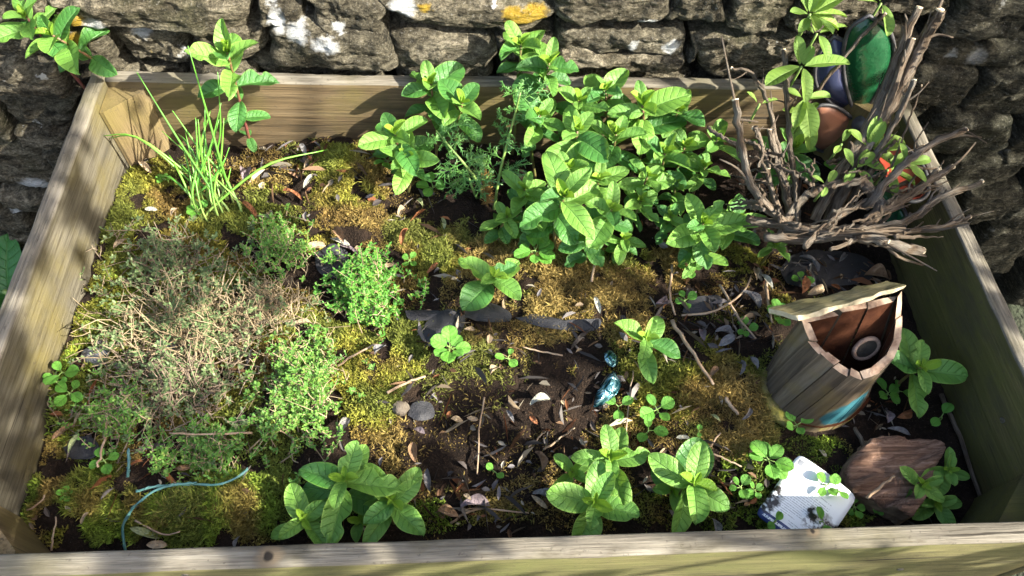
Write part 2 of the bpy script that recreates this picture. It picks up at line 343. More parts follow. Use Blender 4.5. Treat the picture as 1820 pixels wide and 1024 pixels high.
wall = empty('dry_stone_wall', (0, WY+.1, GZ))
tag(wall, 'old dry stone wall of rough layered stones with white and yellow lichen', 'stone wall')
def stone(x0, x1, z0, z1, y0, depth, seed, nseg=(16, 9)):
    """irregular weathered slab: a rounded box of quads, pushed about by noise"""
    nu, nv = nseg; w, h = x1-x0, z1-z0
    us = np.linspace(-1, 1, nu+1); vv = np.linspace(-1, 1, nv+1)
    # front face grid + rim extruded back
    U, Vv = np.meshgrid(us, vv)
    e = max(abs(0), 0); p = 9.0
    R = (np.abs(U)**p+np.abs(Vv)**p)**(1/p); mx = np.maximum(np.abs(U), np.abs(Vv)); k = np.where(R > 1e-6, mx/np.maximum(R, 1e-6), 1)
    X = U*k; Z = Vv*k; edge = mx
    X = X*.5*w; Z = Z*.5*h
    r = np.random.default_rng(seed); tilt = r.normal(0, .03); tap = r.normal(0, .12); tap2 = r.normal(0, .10)
    Z = Z*(1+tap*U)+tilt*X; X = X*(1+tap2*Vv)
    bul = (1-edge**14)*.011+(1-edge**2.5)*.003
    Y = -bul
    P = np.stack([X+(x0+x1)/2, np.zeros_like(X)+seed*.37, Z+(z0+z1)/2], -1)
    lay = vn(np.stack([X*6+seed, np.zeros_like(X)+seed*1.7, Z*70], -1), 5)
    rg_ = 1-np.abs(fbm(P*np.array([16, 1, 34]), 3, 12))*2; ter = fbm(P*np.array([9, 1, 20]), 3, 15)*3; ter = np.floor(ter)+np.clip((ter-np.floor(ter)-.5)*4+.5, 0, 1); Y = Y+.004*fbm(P*11, 2, 2)+.0028*ter+.0035*np.round(lay*2)/2+.0018*rg_+.0035*fbm(P*95, 3, 8)
    a = .0075
    X = X+a*fbm(P*26, 3, 21)*(.3+.7*edge); Z = Z+a*1.0*fbm(P*26, 3, 33)*(.3+.7*edge)
    X = X+(x0+x1)/2; Z = Z+(z0+z1)/2; Y = Y+y0+r.normal(0, .006)
    V = np.stack([X, Y, Z], -1).reshape(-1, 3)
    idx = np.arange(len(V)).reshape(nv+1, nu+1)
    Fq = np.stack([idx[:-1, :-1], idx[:-1, 1:], idx[1:, 1:], idx[1:, :-1]], -1).reshape(-1, 4)
    loop = list(idx[0, :])+list(idx[1:, -1])+list(idx[-1, -2::-1])+list(idx[-2:0:-1, 0])
    ring = V[loop].copy(); cen = V.mean(0); ring1 = ring.copy()
    ring1[:, 1] = y0+depth*.35; ring1[:, [0, 2]] += .004*(ring1[:, [0, 2]]-cen[[0, 2]])/max(w, h)
    ring2 = ring.copy(); ring2[:, 1] = y0+depth; ring2[:, [0, 2]] = cen[[0, 2]]+(ring2[:, [0, 2]]-cen[[0, 2]])*.9
    n0 = len(V); L = len(loop); V = np.vstack([V, ring1, ring2])
    f2 = []
    for j in range(L):
        k2 = (j+1) % L
        f2.append((loop[k2], loop[j], n0+j, n0+k2)); f2.append((n0+k2, n0+j, n0+L+j, n0+L+k2))
    return V, np.vstack([Fq, np.array(f2)])
STONES = [  # pixel boxes of the stones in view
 (95, -30, 450, 33), (455, -25, 548, 22), (548, -20, 692, 44), (690, -10, 982, 42), (985, -30, 1180, 26), (1180, -25, 1292, 22), (1292, -25, 1395, 40), (1395, -25, 1560, 40), (1562, -25, 1690, 20), (1690, -25, 1830, 62),
 (95, 36, 212, 98), (212, 34, 345, 98), (345, 24, 482, 92), (478, 18, 700, 98), (692, 44, 880, 134), (882, 46, 984, 100), (984, 30, 1216, 76), (985, 76, 1214, 104), (1216, 44, 1240, 90), (1232, 44, 1405, 128), (1405, 40, 1480, 118), (1480, 42, 1640, 130),
 (-40, 88, 135, 146), (138, 100, 340, 128), (340, 96, 460, 132), (460, 99, 582, 128), (582, 97, 688, 130), (882, 100, 985, 140), (985, 105, 1225, 138), (1225, 128, 1420, 150), (1420, 120, 1610, 170),
 (-60, 20, 92, 86), (-40, -40, 92, 20),
 (10, 142, 152, 208), (-60, 150, 8, 240), (38, 208, 140, 244), (-30, 236, 108, 322), (86, 246, 135, 296), (8, 322, 92, 362), (-60, 325, 6, 400), (4, 364, 72, 432), (-60, 404, 50, 486), (-80, 490, 10, 560),
 (1640, 66, 1830, 112), (1608, 112, 1720, 178), (1722, 114, 1860, 196), (1622, 180, 1790, 250), (1792, 200, 1880, 290), (1650, 252, 1800, 318), (1690, 320, 1790, 380), (1794, 296, 1880, 400), (1715, 384, 1830, 470), (1780, 475, 1880, 560)]
boxes = []
for k, (a, b, c_, d) in enumerate(STONES):
    off = WY+[0, .004, -.006, .008, -.003][k % 5]-(.012 if k in (3, 13) else 0)
    p00 = aty(a, (b+d)/2, off); p11 = aty(c_, (b+d)/2, off); zt = aty((a+c_)/2, b, off)[2]; zb = aty((a+c_)/2, d, off)[2]
    g = .0032; boxes.append((p00[0]+g, p11[0]-g, zb+g, zt-g))
    V, Fq = stone(p00[0]+g, p11[0]-g, zb+g, zt-g, off-.012, .14, k+1, (44, 22))
    obj('stone', mesh('stone', V, Fq, MAT['stone']), wall, (0, -(WY+.1), -GZ))
# the rest of the wall, beyond the picture and in the gaps: plain courses
r = random.Random(5); z = GZ; k = 100
while z < .62:
    h = r.uniform(.045, .085); x = -2.1
    while x < 2.1:
        w = r.uniform(.10, .30)
        cx, cz = x+w/2, z+h/2
        cover = 0
        for (a, b, c_, d) in boxes:
            ox = max(0, min(b, x+w)-max(a, x)); oz = max(0, min(d, z+h)-max(c_, z)); cover += ox*oz
        cover /= w*h
        hidden = (-.5 < cx < .5 and z+h < -.08)
        if cover < .55 and not hidden:
            deep = .05 if cover > .04 else 0.0
            V, Fq = stone(x+.003, x+w-.003, z+.003, z+h-.003, WY-.008+deep, .12, k, (14, 7))
            obj('stone', mesh('stone', V, Fq, MAT['stone']), wall, (0, -(WY+.1), -GZ)); k += 1
        x += w
    z += h
def box(x0, x1, y0, y1, z0, z1):
    V = [(x0, y0, z0), (x1, y0, z0), (x1, y1, z0), (x0, y1, z0), (x0, y0, z1), (x1, y0, z1), (x1, y1, z1), (x0, y1, z1)]
    return V, [(0, 3, 2, 1), (4, 5, 6, 7), (0, 1, 5, 4), (1, 2, 6, 5), (2, 3, 7, 6), (3, 0, 4, 7)]
obj('core', mesh('core', *box(-2.1, 2.1, WY+.075, WY+.32, GZ, .64), MAT['wall_core'], smooth=False), wall, (0, -(WY+.1), -GZ))

# ------------------------------------------------------------------ planter box
planter = empty('planter_box', (0, D/2, GZ))
tag(planter, 'large weathered wooden planter box of planks standing against the stone wall', 'planter')
def board(name, L, th, hgt, mats, seed, loc, rotz=0, top=1, nseg=70, slump=.0012):
    """plank along local X, thickness Y, height Z, top edge at z=0, rounded and worn arrises"""
    prof = []; b = .0028
    for (sx, sz_) in ((1, 0), (-1, 0), (-1, -1), (1, -1)):
        cx, cz = sx*(th/2-b), (-b if sz_ == 0 else -hgt+b)
        a0 = {(1, 0): 0, (-1, 0): 90, (-1, -1): 180, (1, -1): 270}[(sx, sz_)]
        for q in (0, 45, 90): prof.append((cx+b*math.cos(rad(a0+q)), cz+b*math.sin(rad(a0+q))))
    # extra points along the faces
    prof = np.array(prof); k = len(prof)
    xs = np.linspace(-L/2, L/2, nseg); V = []
    for x in xs:
        P = np.stack([np.full(k, x*9+seed*3.1), prof[:, 0]*20, prof[:, 1]*20], -1)
        d = fbm(P, 3, seed)*slump; d2 = fbm(P*5, 2, seed+5)*slump*.6
        top_n = (prof[:, 1] > -.004)
        V.append(np.stack([np.full(k, x), prof[:, 0]+d*.5, prof[:, 1]+(d+d2)*top_n], -1))
    V = np.vstack(V); Fc = []; mi = []
    for i in range(nseg-1):
        for j in range(k):
            j2 = (j+1) % k; Fc.append((i*k+j, (i+1)*k+j, (i+1)*k+j2, i*k+j2))
            mi.append(1 if j in (0, 1, 2, 3, 4) else 0)
    Fc += [tuple(range(k))[::-1] if False else tuple(range(k)), tuple((nseg-1)*k+j for j in range(k))[::-1]]; mi += [0, 0]
    me = mesh(name, V, Fc, mats, mi=mi)
    o = obj(name, me, planter, (loc[0], loc[1]-D/2, loc[2]-GZ)); o.rotation_euler = (0, 0, rotz)
    return o
BH = .20
for tier in range(3):
    zt = -tier*(BH+.003); tp = MAT['wood_top']
    board('back_board', 2*W2-2*T-.001, T, BH, [MAT['wood_in'], tp], 1+tier, (0, D-T/2, zt))
    board('front_board', 2*W2-2*T-.001, T, BH, [MAT['wood_front'], tp], 5+tier, (0, T/2, zt-.0005))
    board('left_board', D, T, BH, [MAT['wood_left'], tp], 9+tier, (-W2+T/2, D/2, zt+.001), math.pi/2)
    board('right_board', D, T, BH, [MAT['wood_right'], tp], 13+tier, (W2-T/2, D/2, zt+.001), math.pi/2)
def corner(x, y, sx, sy, leg, zt, mt):
    V = []; g = .0008
    for zz in (zt, -.60):
        V += [(x+sx*g, y+sy*g, zz), (x+sx*leg, y+sy*g, zz), (x+sx*(leg), y+sy*.006, zz), (x+sx*.006, y+sy*leg, zz), (x+sx*g, y+sy*leg, zz)]
    Fc = [(0, 1, 2, 3, 4), (9, 8, 7, 6, 5)]+[(i, i+5, (i+1) % 5+5, (i+1) % 5) for i in range(5)]
    me = mesh('corner_block', np.array(V)-np.array([x, y, 0]), Fc, mt, smooth=False)
    o = obj('corner_block', me, planter, (x, y-D/2, -GZ))
wv = wood_mat('corner_block_wood', (.075, .052, .028), (.16, .115, .06), (.23, .175, .10), (.14, .11, .036), gsc=.5)
# grain of the blocks runs upright
for nd in wv.node_tree.nodes:
    if nd.type == 'MAPPING':
        s_ = nd.inputs['Scale'].default_value
        if abs(s_[0]-s_[2]) > 1: nd.inputs['Scale'].default_value = (s_[2], s_[1], s_[0])
corner(-W2+T, D-T, 1, -1, .047, -.012, wv); corner(W2-T, D-T, -1, -1, .062, -.012, wv)
corner(-W2+T, T, 1, 1, .062, -.02, wv); corner(W2-T, T, -1, 1, .062, -.05, MAT['wood_right'])

MAT['screw'] = simple('screw_head', (.30, .29, .27), .4, (.20, .16, .12), 300, 0, Metallic=.8)
for (px, py, ax, v) in ((1782, 747, 0, W2-T), (1600, 1012, 1, 0.0), (330, 1022, 1, 0.0)):
    p = on(px, py, ax, v); d = np.array([-1., 0, 0]) if ax == 0 else np.array([0, -1., 0]); V, Fc, st = tube(np.array([-d*.004, d*.0009]), .0034, 12)
    obj('screw', mesh('screw', V, Fc, MAT['screw'], st=st, smooth=False), planter, p-np.array([0, D/2, GZ]))

# ================================================================== shared leaf meshes
def leaf_mesh(name, mat, asp=.5, fold=.18, droop=.15, wav=.03, serr=.02, wide=.45, nu=26, nv=12, seed=0, quilt=.018, damage=False, nveins=7):
    """unit-length leaf along +X"""
    r = np.random.default_rng(seed)
    u = np.linspace(0, 1, nu+1); v = np.linspace(-1, 1, nv+1); U, Vv = np.meshgrid(u, v, indexing='ij')
    e1 = wide/(1-wide)*1.0
    w = (U**(.75*e1+.05)*(1-U)**.60); w = w/w.max()
    w = w*(asp/2)*(1+serr*np.sin(U*2*math.pi*13)*1.0)
    w = np.maximum(w, .012*(1-U))
    if damage:
        bite = np.exp(-((U-.62)/.10)**2)*(Vv > 0)*.55+np.exp(-((U-.9)/.06)**2)*(Vv < 0)*.5; w = w*(1-bite)
    Y = Vv*w
    Z = fold*np.abs(Vv)**1.4*w*2
    Z = Z-droop*U**2+droop*.35*U
    Z = Z+wav*np.sin(U*7+Vv*2+r.uniform(0, 6))*np.abs(Vv)*asp*1.2
    fr = np.abs(((U*nveins-np.abs(Vv)*1.25) % 1)-.5)
    Z = Z+quilt*(1-(fr*2)**3)*np.minimum(1, np.abs(Vv)*3)*(1-np.abs(Vv)**4)*asp*1.6
    Y = Y+r.normal(0, .05)*U*U*asp
    st = np.stack([U, Vv], -1).reshape(-1, 2)
    idx = np.arange((nu+1)*(nv+1)).reshape(nu+1, nv+1)
    Fq = np.stack([idx[:-1, :-1], idx[1:, :-1], idx[1:, 1:], idx[:-1, 1:]], -1).reshape(-1, 4)
    return mesh(name, np.stack([U, Y, Z], -1).reshape(-1, 3), Fq, mat, st=st)
rr = random.Random(3)
MINT = [leaf_mesh('mint_leaf', MAT['mint'], rr.uniform(.47, .60), rr.uniform(.12, .36), rr.uniform(.05, .30), rr.uniform(.02, .09), seed=i, damage=(i >= 8), quilt=.024) for i in range(10)]
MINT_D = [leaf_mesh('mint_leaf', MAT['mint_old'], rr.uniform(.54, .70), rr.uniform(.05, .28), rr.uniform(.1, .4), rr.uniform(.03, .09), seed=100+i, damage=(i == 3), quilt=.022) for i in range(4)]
MINT_Y = [leaf_mesh('mint_leaf', MAT['mint_top'], rr.uniform(.42, .55), rr.uniform(.3, .5), rr.uniform(-.1, .15), .03, seed=20+i, nu=14, nv=8) for i in range(3)]
SAGE = [leaf_mesh('sage_leaf', MAT['sage'], rr.uniform(.42, .56), rr.uniform(.15, .35), rr.uniform(.0, .3), .04, serr=.005, wide=.5, seed=40+i, nveins=9) for i in range(4)]
ROUND = [leaf_mesh('seedling_leaf', MAT['seedling'], rr.uniform(.75, .95), .12, .1, .04, serr=.0, wide=.5, seed=60+i, nu=12, nv=8, nveins=4) for i in range(3)]
def leafobj(me, parent, pos, az, el, L, roll=0, lean=None, wscale=1.0, name='leaf'):
    o = obj(name, me, parent)
    q = Quaternion((0, 0, 1), az) @ Quaternion((0, 1, 0), -el) @ Quaternion((1, 0, 0), roll)
    if lean is not None: q = lean @ q
    o.matrix_basis = Matrix.LocRotScale(Vector(pos), q, Vector((L, L*wscale, L)))
    return o

# ------------------------------------------------------------------ mint
def mint(px, py, h, Lpx, yaw, label, pairs=4, lean=(0, 0), group=None, stem='mint_stem', basepx=None, wallside=False, young=True, seed=None, spread=1.0, stretch=1.0):
    r = random.Random(seed if seed is not None else int(px*31+py*7))
    if wallside: top = aty(px, py, wallside)
    else: top = ground(px, py, h)
    L = m_of(Lpx, top)
    if basepx is not None: base = ground(*basepx, 0) if not wallside else np.array(basepx, float)
    else:
        bx = min(max(top[0]-lean[0]*h+r.uniform(-.01, .01), -.515), .515); by = min(max(top[1]-lean[1]*h+r.uniform(-.008, .008), .03), .595)
        base = np.array([bx, by, sz(bx, by)])
    base = base-np.array([0, 0, .006])
    root = empty('mint_plant', base); ax = top-base; hl = np.linalg.norm(ax)
    P = spline(np.array([[0, 0, 0], ax*.5+np.array([r.uniform(-.08, .08)*hl, r.uniform(-.05, .05)*hl, .04*hl]), ax]), 9)
    V, Fc, st = tube(P, np.linspace(.0024, .0014, 9)*(.6+L*8), 6)
    obj('stem', mesh('stem', V, Fc, MAT[stem], st=st), root)
    d = Vector(P[-1]-P[-3]).normalized(); d = (d*.65+Vector((0, 0, 1))*.5-Vector((0, .12, 0))).normalized()
    lean_q = Vector((0, 0, 1)).rotation_difference(d)
    # length, elevation, drop below the tip
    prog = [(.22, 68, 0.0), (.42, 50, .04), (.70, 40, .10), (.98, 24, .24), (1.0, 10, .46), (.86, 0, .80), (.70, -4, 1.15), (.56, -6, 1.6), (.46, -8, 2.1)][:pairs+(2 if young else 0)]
    for k, (ll, el, dr) in enumerate(prog):
        t = max(0.02, 1-dr*stretch*L/max(hl, 1e-3))
        if t <= .03 and k > 3: continue
        q = t*8; i = min(int(q), 7); pos = P[i]+(P[i+1]-P[i])*(q-i)
        for s in (0, 1):
            az = yaw+(k % 2)*math.pi/2+s*math.pi+r.uniform(-.32, .32)
            e = rad(el*spread+r.uniform(-10, 10)); Lk = L*ll*r.uniform(.78, 1.16)
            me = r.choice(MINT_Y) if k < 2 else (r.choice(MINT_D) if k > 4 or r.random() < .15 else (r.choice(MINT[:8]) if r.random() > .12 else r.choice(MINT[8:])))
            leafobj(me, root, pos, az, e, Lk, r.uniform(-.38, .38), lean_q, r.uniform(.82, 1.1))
    if group: root['group'] = group
    return tag(root, label, 'mint plant', group)
CL = 'mint sprigs of the big clump'
A = 0.0
mint(612, 850, .075, 98, 1.50, 'large broad-leaved mint plant at the front board beside the trailing thyme', 4, spread=.62)
mint(540, 922, .05, 70, .55, 'small mint sprig at the front board left of the large mint', 3, spread=.62)
mint(698, 890, .06, 82, .75, 'mint sprig touching the front board right of the large mint', 3, spread=.62)
mint(640, 925, .03, 66, 1.2, 'low mint sprig squeezed between the front mint plants', 3, young=False, spread=.62)
mint(1058, 893, .065, 84, 1.1, 'sunlit mint sprig with yellow heart and chewed leaves at the front board', 3, spread=.62)
mint(1086, 812, .06, 82, 1.45, 'mint sprig with one pale upright leaf behind the yellow-hearted front sprig', 3, spread=.62)
mint(1018, 838, .035, 56, 2.4, 'ragged chewed mint sprig left of the pale upright leaf', 2, spread=.62)
mint(1235, 858, .07, 96, 1.15, 'mint sprig with long bright leaves left of the white card', 3, spread=.62)
mint(1195, 868, .03, 52, .3, 'low mint sprig left of the long bright leaves near the front board', 2, spread=.62)
mint(1150, 600, .055, 72, 1.3, 'lone dark green mint sprig standing above the blue foil pieces', 3, spread=.62)
mint(880, 490, .05, 66, .85, 'lone mint sprig on brown moss left of the bed centre', 3, spread=.62)
mint(862, 530, .015, 36, .3, 'tiny round-leaved mint shoot below the lone sprig on brown moss', 2, young=False, spread=.62)
mint(1638, 652, .06, 74, 1.5, 'bright mint sprig between the bird box and the right board', 3, spread=.62)
mint(1640, 862, .04, 50, .6, 'mint sprig at the left of the small cluster beside the log piece', 3, spread=.62)
mint(1688, 836, .045, 46, 1.3, 'mint sprig at the top of the small cluster against the right board', 3, spread=.62)
mint(1664, 894, .03, 46, .2, 'mint sprig at the bottom of the small cluster by the front right corner', 3, spread=.62)
mint(1620, 905, .02, 34, 1.0, 'small round-leaved mint shoot lying at the foot of the log piece', 2, young=False, spread=.62)
mint(404, 92, .2, 84, 1.9, 'tall single mint stem rising behind the chives in the back left corner', 8, basepx=(446, 262), stem='red_stem', spread=1.5, stretch=1.55)
mint(92, 62, 0, 76, 2.2, 'mint sprig on a red stem hanging before the wall left of the planter', 5, wallside=.60, basepx=(-.50, .648, -.06), stem='red_stem')
mint(45, 28, 0, 70, .7, 'mint sprig cut by the top left corner of the picture', 4, wallside=.61, basepx=(-.58, .648, -.05), stem='red_stem')
mint(765, 148, .14, 68, 2.0, 'mint sprig standing against the sunlit back board at the clump end', 5)
mint(702, 238, .10, 74, 1.9, 'leftmost mint sprig of the back clump, over bare soil', 5)
mint(722, 278, .07, 62, 1.2, 'low mint sprig under the leftmost sprig of the back clump', 4)
mint(822, 182, .13, 62, 1.0, 'mint sprig at the back board left of the feathery fennel', 5)
mint(926, 78, .19, 68, 2.1, 'tallest mint sprig of the back clump, reaching above the back board', 5)
mint(976, 112, .18, 68, 1.6, 'mint sprig before the wall just right of the tallest one', 5)
mint(1076, 158, .15, 58, 2.2, 'dark mint sprig against the back board right of the tallest ones', 5)
mint(1142, 186, .15, 84, 1.6, 'big sunlit mint sprig on the right shoulder of the back clump', 5)
mint(1205, 196, .13, 62, .9, 'rightmost mint sprig of the back clump beside the back board', 5)
mint(1026, 232, .14, 80, .5, 'mint sprig with a yellow-green heart in the middle of the back clump', 5)
mint(1004, 348, .12, 92, .5, 'very bright large-leaved mint sprig at the front of the back clump', 5)
mint(1250, 396, .10, 78, .4, 'bright mint sprig in front of the sage stump at the clump corner', 5)
mint(1308, 388, .085, 62, 1.3, 'mint sprig between the clump corner and the sage stump', 4)
mint(1240, 452, .045, 50, 1.2, 'low mint sprig hanging under the clump corner', 3)
mint(1276, 248, .10, 52, 2.6, 'mint sprig touching the peeling sage branch', 4)
mint(1252, 298, .08, 46, 1.2, 'round-leaved mint sprig left of the peeling sage branch', 4)
mint(1376, 432, .05, 40, .3, 'small shaded mint sprig beneath the cut sage branches', 3)
mint(1412, 262, .12, 66, 2.6, 'mint sprig inside the sage shrub before the copper petal', 4)
mint(1390, 300, .07, 44, .3, 'small mint sprig low inside the sage shrub', 3)
for (x, y, h, L, yw, lab) in [
    (1095, 238, .13, 78, 1.2, 'mint sprig right of the yellow-green heart in the back clump'), (1182, 272, .11, 72, .9, 'mint sprig under the big sunlit one on the clump right shoulder'), (1218, 258, .10, 58, 2.1, 'small mint sprig at the right flank of the back clump'),
    (1088, 372, .10, 76, 1.2, 'mint sprig just right of the very bright large-leaved one'), (1010, 296, .11, 66, 2.4, 'mint sprig above the very bright large-leaved one'), (932, 336, .09, 58, 1.0, 'mint sprig right of the golden brown tuft'),
    (1152, 312, .10, 60, .4, 'mint sprig low on the right half of the back clump'), (1066, 318, .10, 62, 1.7, 'mint sprig in the centre of the clump front'), (1140, 356, .08, 54, 2.2, 'mint sprig at the lower right of the clump, above bare stalks'),
    (902, 384, .06, 52, .4, 'lowest mint sprig at the left front of the back clump'), (962, 392, .06, 56, 1.9, 'low mint sprig left under the very bright one'), (1192, 384, .06, 46, .9, 'small mint sprig between the clump and its corner sprig'),
    (960, 205, .13, 74, 1.0, 'mint sprig behind the upright fennel stem'), (1110, 424, .05, 50, 1.4, 'low mint sprig hanging at the clump front right of centre'), (1040, 416, .06, 64, .5, 'low mint sprig directly below the very bright one'),
    (1030, 178, .15, 66, .9, 'mint sprig above the yellow-green heart, before the back board'),
    (1200, 330, .07, 48, 1.7, 'small round mint sprig right of the clump centre')]:
    mint(x, y, h, L*.88, yw, lab, 5, group=CL)

# ------------------------------------------------------------------ small seedlings and weeds
def seedling(px, py, h, Lpx, n, label, group=None, me=ROUND, name='seedling', cat='seedling', el=15, stemlen=.32, zb=None):
    r = random.Random(int(px*13+py)); base = ground(px, py) if zb is None else atz(px, py, zb); L = m_of(Lpx, base)
    root = empty(name, base-np.array([0, 0, .003])); P = np.array([[0, 0, 0], [r.uniform(-.004, .004), r.uniform(-.004, .004), h*.6], [0, 0, h]])
    parts = [tube(spline(P, 5), .0009, 5)]
    a0 = r.uniform(0, 6.28); spots_ = []
    for k in range(n):
        az = a0+k*2.4 if n > 4 else a0+k*6.283/n; az += r.uniform(-.2, .2); hh_ = h*(1-.12*k/ n*3*r.random())
        d = np.array([math.cos(az), math.sin(az), .3])*L*stemlen*r.uniform(.6, 1.2)
        p0 = np.array([0, 0, hh_]); parts.append(tube(spline(np.array([p0, p0+d]), 4), .0006, 4)); spots_.append((p0+d, az))
    V, Fc, st = join(parts); obj('stem', mesh('stem', V, Fc, MAT['green_stem'], st=st), root)
    for p, az in spots_:
        leafobj(r.choice(me), root, p, az, rad(el+r.uniform(-15, 20)), L*r.uniform(.75, 1.15), r.uniform(-.3, .3))
    return tag(root, label, cat, group)
for (x, y, h, L, n, lab) in [
    (296, 326, .012, 12, 6, 'tiny round-leaved seedling between the chives and the left board'), (356, 384, .015, 16, 7, 'small seedling at the foot of the chives'),
    (122, 674, .02, 26, 3, 'round-leaved seedling against the left board beside the thyme'), (132, 706, .015, 22, 4, 'low seedling below the round-leaved one at the left board'), (112, 690, .02, 22, 2, 'two-leaved seedling nearest the left board'),
    (196, 828, .02, 24, 4, 'seedling on the moss below the thyme near the green twine'), (122, 882, .01, 12, 5, 'tiny seedling on the bright moss in the front left'), (800, 636, .03, 28, 8, 'pale curled seedling on a yellow stem in the bed centre'),
    (902, 642, .01, 18, 3, 'tiny seedling right of the pale curled one'), (948, 470, .035, 28, 8, 'crinkled pale weed on moss below the bright mint'), (930, 424, .02, 26, 6, 'yellow-green sunlit seedling at the foot of the clump'), (905, 418, .02, 20, 5, 'small lime seedling left of the yellow-green one'),
    (1062, 460, .02, 24, 4, 'green seedling beside a bare mint stalk below the clump'), (1096, 730, .015, 22, 3, 'seedling beside the lower blue foil piece'), (1162, 738, .02, 30, 4, 'round-leaved seedling above the pale upright mint leaf'), (1150, 770, .012, 26, 3, 'flat seedling below the round-leaved one right of centre'),
    (1352, 832, .03, 30, 7, 'ragged weed left of the white card top'), (1310, 872, .015, 20, 5, 'small weed between the bright mint and the white card'), (1336, 876, .012, 14, 4, 'tiny weed touching the left edge of the white card'), (1408, 764, .018, 22, 4, 'seedling at the mossy foot of the bird box'),
    (1570, 706, .015, 22, 4, 'seedling right of the blue paint on the bird box'), (1590, 700, .012, 18, 3, 'small seedling beside the shaded bark near the right board'), (1660, 750, .02, 24, 2, 'lone leaf seedling in the gap by the right board'), (1512, 905, .012, 18, 5, 'weed at the lower right edge of the white card'), (1552, 905, .01, 14, 5, 'tiny weed between the white card and the log piece'),
    (1380, 570, .015, 22, 6, 'bright green weed left of the bird box roof'), (1420, 505, .012, 16, 4, 'small weed above the bird box roof'), (1320, 590, .012, 16, 5, 'tiny weed among grey fallen leaves right of the long twig'), (1220, 490, .02, 20, 4, 'seedling under the hanging clump corner'), (1215, 540, .012, 16, 4, 'tiny seedling on moss right of the bed centre'),
    (728, 470, .012, 14, 4, 'tiny seedling right of the tall green thyme'), (880, 842, .008, 18, 2, 'two-leaved seedling on dark bare soil at the front'), (1240, 770, .008, 10, 2, 'tiny pale seedling on dark soil left of the bird box'), (430, 760, .012, 16, 4, 'small seedling among the trailing thyme'),
    (1480, 330, .03, 24, 6, 'weed under the sage branches'), (1510, 320, .03, 20, 6, 'small weed deep inside the sage stump'), (770, 345, .02, 22, 5, 'round-leaved seedling below the fennel'), (690, 300, .02, 22, 5, 'round seedling on the bare soil left of the fennel'), (1500, 700, .01, 1, 1, '')]:
    if lab: seedling(x, y, h, L, n, lab, 'small seedlings')
seedling(1462, 868, .014, 19, 4, 'weed seedling growing over the face of the white card', 'small seedlings', zb=-.104)
seedling(1480, 874, .014, 20, 2, 'two-leaved seedling over the right part of the white card', 'small seedlings', zb=-.104)
seedling(1460, 930, .008, 24, 2, 'broad-leaved seedling at the bottom edge of the white card', 'small seedlings', zb=-.104)
seedling(1375, 930, .008, 18, 2, 'seedling over the blue strip of the white card', 'small seedlings', zb=-.104)
# broad leaf of a plant outside, left of the planter
MAT['dock'] = leaf_mat('dock_leaf', (.025, .12, .015), (.035, .15, .018), (.015, .08, .012), (.05, .16, .03), trans=.2)
dk = leaf_mesh('dock_leaf', MAT['dock'], .55, .1, .2, .04, serr=0, seed=80)
rt_ = empty('dock_plant', (-.86, .54, GZ)); tag(rt_, 'broad green leaves of a weed outside the left board at the wall foot', 'weed')
V, Fc, st = tube(spline(np.array([[0, 0, 0], [.03, .03, .1], [.01, .02, .2]]), 6), .004, 6); obj('stem', mesh('stem', V, Fc, MAT['green_stem'], st=st), rt_)
for az, el, L in ((.3, 25, .12), (1.6, 40, .11), (-.9, 25, .12), (2.6, 30, .12), (-2.2, 25, .12)):
    leafobj(dk, rt_, (.01, .02, .18), az, rad(el), L)

# ------------------------------------------------------------------ chives
m = N('chive_blade'); a = m.attr('st'); rn = m.n('ObjectInfo').outputs['Random']
c = m.mix(rn, (.14, .34, .035), (.07, .22, .03)); tipc = m.n('SeparateXYZ', {0: a.outputs['Vector']}).outputs[1]
m.set(Base_Color=m.mix(m.n('MapRange', {'Value': tipc, 'From Min': 0, 'From Max': .05, 'To Min': .7, 'To Max': 0}).outputs[0], c, (.42, .46, .16)), Roughness=.38)
MAT['chive'] = m.m
cb = ground(385, 372); chives = empty('chives_clump', cb); tag(chives, 'tuft of thin green chives growing in the back left corner', 'chives')
CH = [  # tip px, tip py, tip height above soil, sag
 (243, 128, .16, 0), (290, 160, .15, 0), (268, 205, .11, .01), (135, 216, .085, .04), (150, 222, .07, .045), (340, 175, .15, .0), (357, 185, .14, .01), (345, 178, .16, .02), (387, 128, .19, 0), (395, 142, .18, .01),
 (360, 150, .16, 0), (372, 160, .15, .02), (312, 232, .09, 0), (303, 212, .07, .03), (322, 14, .27, .0), (398, 210, .12, 0), (412, 240, .10, 0), (404, 262, .09, 0), (330, 250, .08, 0), (280, 250, .07, .02),
 (300, 268, .05, 0), (345, 290, .05, 0), (370, 240, .09, 0), (380, 250, .08, .01), (318, 205, .12, .01), (390, 180, .13, 0), (352, 230, .10, 0), (620, 246, .04, .02), (415, 285, .06, 0), (260, 300, .03, .02)]
for k, (tx, ty, h, sag) in enumerate(CH):
    r = random.Random(k); b0 = np.array([r.gauss(0, .016), r.gauss(0, .012), -.004])
    tip = ground(min(tx, 2000), ty, h) if tx > 240 and ty > 120 else (atz(tx, ty, -.115+h))
    if tip[1] > .63: tip = aty(tx, ty, .625)
    tp = (tip-cb)*(.84 if k not in (15, 8, 0) else 1.0); mid = b0*.45+tp*.55+np.array([0, 0, sag+.07*np.linalg.norm(tp[:2])]); low = b0+np.array([tp[0]*.12, tp[1]*.12, max(.02, tp[2]*.35)])
    P = spline(np.array([b0, low, mid, tp]), 14); n = 14
    V, Fc, st = tube(P, np.concatenate([np.full(9, .00145), np.linspace(.0014, .0005, 5)])*r.uniform(.75, 1.15), 6)
    obj('blade', mesh('blade', V, Fc, MAT['chive'], st=st), chives)

